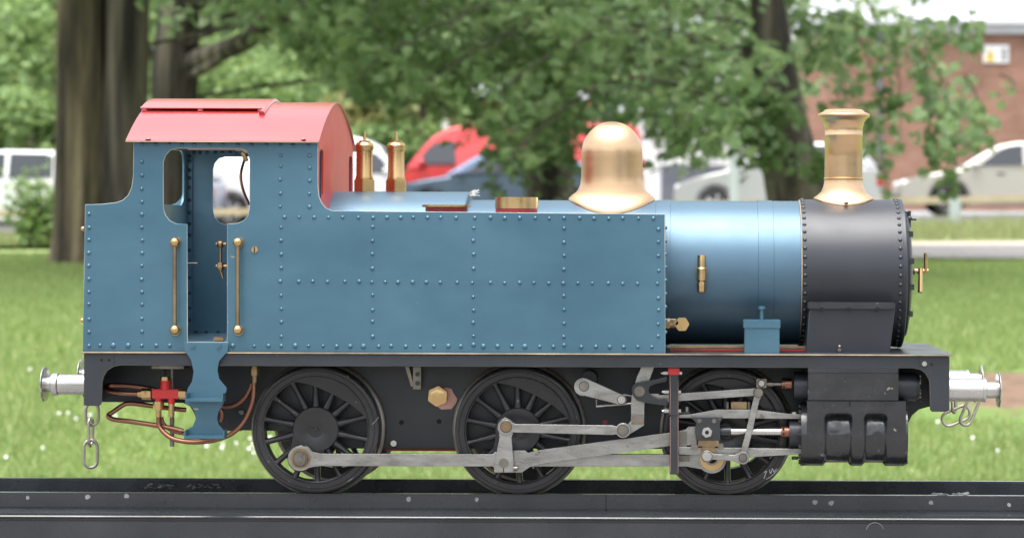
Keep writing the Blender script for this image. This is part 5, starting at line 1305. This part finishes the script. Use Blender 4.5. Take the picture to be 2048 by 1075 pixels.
# ================================================================ VEHICLES
def carpaint(name, c, rough=.3, metal=.0): return mat(name, c, tuple(min(1, x*1.05) for x in c), .6, rough, metal=metal, coat=.6)
M['car_white'] = carpaint('car_white', (.72,.73,.74)); M['car_silver'] = carpaint('car_silver', (.50,.51,.51), .3, .5); M['car_pearl'] = carpaint('car_champagne', (.48,.455,.41), .3, .4)
M['car_red'] = carpaint('car_red', (.52,.03,.03)); M['car_navy'] = carpaint('car_navy', (.10,.14,.22), .22, .5)
M['tyre'] = mat('tyre_rubber', (.02,.02,.02), rough=.85); M['alloy'] = mat('alloy_wheel', (.5,.5,.5), rough=.35, metal=.8); M['trim'] = mat('black_trim', (.025,.025,.025), rough=.6)
M['tail'] = mat('tail_light_red', (.5,.01,.01), rough=.2); M['lens'] = mat('headlight_lens', (.75,.77,.78), rough=.1)
def prism_car(poly, wfun, nseg=1):
    g = G(); n = len(poly)
    vs = [(x, -wfun(x,z), z) for x, z in poly] + [(x, wfun(x,z), z) for x, z in poly]
    return g.add(vs, [tuple(range(n)), tuple(range(2*n-1, n-1, -1))] + [(i, n+i, n+(i+1)%n, (i+1)%n) for i in range(n)])
def archp(cx, r, z0, n=8): return [(cx + r*math.cos(math.pi - math.pi*i/n), z0 + r*math.sin(math.pi*i/n)) for i in range(n+1)]
def vehicle(name, label, cat, group, px_front, d, paint, L, lower, cabin, wins, wheels, Wd, scr, facing=-1, belt=.92, light_z=.62, rear_z=.75, glass_w=.01):
    """built facing -x with its nose at x = 0; facing=+1 turns it round"""
    x0 = B(px_front, 440, d).x
    xc = x0 + (L/2 if facing < 0 else -L/2); base = Vector((xc, d-D, gz(xc, d-D)+.05))
    root = empty(name, Vector((0,0,0)), label, cat, group)
    hw = Wd/2
    def wf(x, z):
        e = 1 - .10*max(0, 1 - x/.5)**2 - .08*max(0, 1 - (L-x)/.4)**2
        return hw*e*(1 - .20*max(0, z-belt)/.55 - .05*max(0, .45-z)/.2)
    def sh(g): g.v = [Vector((v.x - L/2, v.y, v.z)) for v in g.v]; return g
    poly = list(lower)
    bot = []; z0 = .22
    for cx, r in sorted(wheels, key=lambda q: -q[0]): bot += archp(cx, r+.06, r)[::-1] if True else []
    # bottom edge from rear to front with wheel arches
    b_ = [(L-.1, z0)]
    for cx, r in sorted(wheels, key=lambda q: -q[0]):
        a_ = [(cx + (r+.055)*math.cos(t), r + (r+.055)*math.sin(t)) for t in np.linspace(-.45, math.pi+.45, 12)]
        b_ += [(x, max(z, z0)) for x, z in a_]
    b_ += [(.1, z0)]
    body = mk('body', sh(prism_car(poly + b_, wf)), M[paint], root, bevel=90, seg=3, ang=40)
    cab_ = mk('cabin', sh(prism_car(cabin, wf)), M[paint], root, bevel=80, seg=3, ang=40)
    for wpoly in wins:
        for s_ in (-1, 1):
            g = G(); vs = [(x, s_*(wf(x,z)-.02), z) for x, z in wpoly] + [(x, s_*(wf(x,z)+glass_w), z) for x, z in wpoly]; n = len(wpoly)
            g.add(vs, [tuple(range(n)), tuple(range(2*n-1,n-1,-1))] + [(i,(i+1)%n,n+(i+1)%n,n+i) for i in range(n)])
            mk('side_window', sh(g), M['glass'], root, bevel=12)
    for (xa, za, xb, zb) in scr:
        g = G(); nx, nz_ = (zb-za), (xb-xa); ln = math.hypot(nx, nz_); nx, nz_ = -abs(nx)/ln*.012*(1 if xa < L/2 else -1), abs(nz_)/ln*.012
        wa, wb = wf(xa,za)-.09, wf(xb,zb)-.09
        q = [(xa,-wa,za),(xa,wa,za),(xb,wb,zb),(xb,-wb,zb)]; g.add([(x+nx,y,z+nz_) for x,y,z in q] + [(x-nx,y,z-nz_) for x,y,z in q], [(0,1,2,3),(7,6,5,4),(0,4,5,1),(1,5,6,2),(2,6,7,3),(3,7,4,0)])
        mk('windscreen', sh(g), M['glass'], root)
    for cx, r in wheels:
        for s_ in (-1, 1):
            y0 = s_*(hw-.02); y1 = s_*(hw-.24)
            wq = mk('wheel', sh(G().lathe((cx,y1,r), (0,s_,0), [(0,r*.7),(.02,r*.95),(.05,r),(.18,r),(.215,r*.95),(.22,r*.68)], 32)), M['tyre'], root)
            mk('rim', sh(G().lathe((cx,y0+s_*.0,r), (0,s_,0), [(-.06,r*.66),(-.01,r*.68),(.004,r*.66),(-.02,r*.55),(-.03,r*.12),(.0,r*.1)], 24)), M['alloy'], wq)
            g = G()
            for k_ in range(5):
                a = 2*math.pi*k_/5; dv = Vector((math.cos(a),0,math.sin(a))); c_ = Vector((cx, y0+s_*.001, r))
                g.tube([c_ + dv*r*.1, c_ + dv*r*.62], .028, 6, smooth=1)
            mk('wheel_spokes', sh(g), M['alloy'], wq)
    for s_ in (-1, 1):
        mk('headlight', sh(G().sphere((.16, s_*(hw*.80), light_z), .12, 12, 8, (1.2,.9,.7))), M['lens'], root)
        mk('tail_light', sh(G().box((L-.14, s_*(hw*.86)-.08, rear_z-.08), (L-.01, s_*(hw*.86)+.08, rear_z+.12))), M['tail'], root, bevel=40)
        mx_ = cabin[0][0]+.35; mk('mirror', sh(G().sphere((mx_, s_*(hw+.08), belt+.06), .10, 12, 8, (.7,1,.7))), M[paint], root)
    mk('bumper_trim', sh(G().box((-.02,-hw*.8,.25),(.06,hw*.8,.42))), M['trim'], root, bevel=30)
    for dx in (L*.36, L*.58):
        for s_ in (-1,1): mk('door_handle', sh(G().box((dx+.32, s_*(hw)-.01, belt-.12),(dx+.48, s_*(hw)+.02, belt-.09))), M['trim'], root)
    root.location = base
    if facing > 0: root.rotation_euler = (0,0,math.pi)
    return root
sal_low = [(.0,.30),(.0,.52),(.05,.66),(.25,.74),(.8,.86),(1.25,.93),(1.6,.95),(3.7,.97),(4.25,.95),(4.36,.85),(4.40,.5),(4.38,.28)]
sal_cab = [(1.15,.91),(1.65,1.22),(1.95,1.37),(2.3,1.44),(2.9,1.445),(3.4,1.34),(4.0,.96)]
sal_win = [[(1.55,.97),(1.95,1.27),(2.15,1.35),(2.42,1.38),(2.42,.98)],[(2.50,.98),(2.50,1.38),(2.95,1.375),(3.25,1.30),(3.45,1.0)],[(3.5,1.0),(3.38,1.22),(3.55,1.14),(3.7,1.02)]]
sal_scr = [(1.22,.95,1.93,1.385),(3.98,.99,3.42,1.35)]
hat_low = [(.0,.30),(.0,.50),(.05,.66),(.3,.78),(.75,.90),(1.05,.97),(3.6,1.0),(3.9,1.0),(3.98,.9),(4.0,.5),(3.98,.28)]
hat_cab = [(.95,.94),(1.45,1.25),(1.8,1.42),(2.2,1.50),(3.1,1.49),(3.6,1.40),(3.92,1.0)]
hat_win = [[(1.3,1.0),(1.75,1.32),(2.0,1.42),(2.25,1.44),(2.25,1.01)],[(2.33,1.01),(2.33,1.44),(2.95,1.43),(3.1,1.38),(3.1,1.02)],[(3.18,1.03),(3.18,1.37),(3.45,1.3),(3.6,1.05)]]
hat_scr = [(1.0,.98,1.78,1.43),(3.92,1.05,3.64,1.40)]
vehicle('parked_car', 'champagne silver saloon parked at the right edge before the brick wall', 'car', 'cars in the car park', 1790, 48, 'car_pearl', 4.4, sal_low, sal_cab, sal_win, [(.98,.33),(3.55,.33)], 1.8, sal_scr)
vehicle('parked_car', 'silver hatchback parked behind the leaning tree and chimney', 'car', 'cars in the car park', 1347, 47, 'car_silver', 4.0, hat_low, hat_cab, hat_win, [(.80,.31),(3.25,.31)], 1.7, hat_scr)
vehicle('parked_car', 'blue-grey saloon parked in front of the red van', 'car', 'cars in the car park', 770, 45, 'car_navy', 4.4, sal_low, sal_cab, sal_win, [(.92,.32),(3.55,.32)], 1.8, sal_scr)
vehicle('parked_car', 'white hatchback at the left edge behind the sapling', 'car', 'cars in the car park', -215, 44, 'car_white', 4.0, hat_low, hat_cab, hat_win, [(.80,.31),(3.25,.31)], 1.7, hat_scr)
vehicle('parked_car', 'dark blue car between the sapling and the twin trunk', 'car', 'cars in the car park', 62, 51, 'car_navy', 4.0, hat_low, hat_cab, hat_win, [(.80,.31),(3.25,.31)], 1.7, hat_scr)
van_low = [(.0,.35),(.0,.70),(.06,.92),(.3,1.05),(.75,1.15),(4.85,1.18),(4.95,1.1),(4.97,.5),(4.95,.3)]
van_cab = [(.22,1.05),(.55,1.48),(.78,1.74),(1.10,1.91),(1.6,2.0),(4.7,2.0),(4.88,1.92),(4.93,1.12)]
van_win = [[(.48,1.18),(.66,1.46),(.82,1.60),(1.22,1.62),(1.25,1.18)]]
van_scr = [(.28,1.14,.72,1.70)]
vehicle('parked_van', 'red panel van facing left behind the blue-grey saloon', 'van', 'vans in the car park', 797, 49, 'car_red', 4.97, van_low, van_cab, van_win, [(.95,.34),(3.95,.34)], 1.95, van_scr, belt=1.15, light_z=.85, rear_z=1.2)
vehicle('parked_van', 'white panel van seen through the cab window behind the safety valves', 'van', 'vans in the car park', 835, 53.5, 'car_white', 4.97, van_low, van_cab, van_win, [(.95,.34),(3.95,.34)], 1.95, van_scr, facing=1, belt=1.15, light_z=.85, rear_z=1.2)

# ---- low timber rail in front of the cars, posts
M['timber'] = mat('weathered_timber', (.36,.29,.20), (.46,.38,.27), 3, .8, coord='World'); M['galv'] = mat('galvanised_post', (.42,.46,.48), (.50,.54,.56), 4, .5, metal=.4, coord='World')
fn = empty('rail_fence', Vector((0, 42-D, gz(0, 42-D))), 'low timber rail fence in front of the parked cars', 'fence')
xs_ = [-16 + 3.2*i for i in range(12)]
for i, x in enumerate(xs_):
    z = gz(x, 42-D); mk('post', G().box((x-.05, 42-D, z-.1), (x+.05, 42.1-D, z+.50)), M['timber'], fn, bevel=12)
    if i < len(xs_)-1:
        x2 = xs_[i+1]; za, zb = z, gz(x2, 42-D)
        g = G(); g.add([(x, 41.93-D, za+.38),(x2-.01, 41.93-D, zb+.38),(x2-.01, 42-D-.005, zb+.38),(x, 42-D-.005, za+.38),(x, 41.93-D, za+.50),(x2-.01, 41.93-D, zb+.50),(x2-.01, 42-D-.005, zb+.50),(x, 42-D-.005, za+.50)],
              [(0,3,2,1),(4,5,6,7),(0,1,5,4),(1,2,6,5),(2,3,7,6),(3,0,4,7)]); mk('rail', g, M['timber'], fn, bevel=8)
q = B(1468, 440, 41); q.z = gz(q.x, q.y)
tag(mk('bollard_post', G().cyl(q, (q.x, q.y, B(1468,288,41).z), .085, n=20), M['galv'], None, bevel=20), 'galvanised post standing before the silver hatchback', 'post')
q = B(1910, 440, 40); q.z = gz(q.x, q.y)
tag(mk('bollard_post', G().cyl(q, (q.x, q.y, B(1910,396,40).z), .10, n=20), M['galv'], None, bevel=20), 'short pale post standing in the verge at the right', 'post')
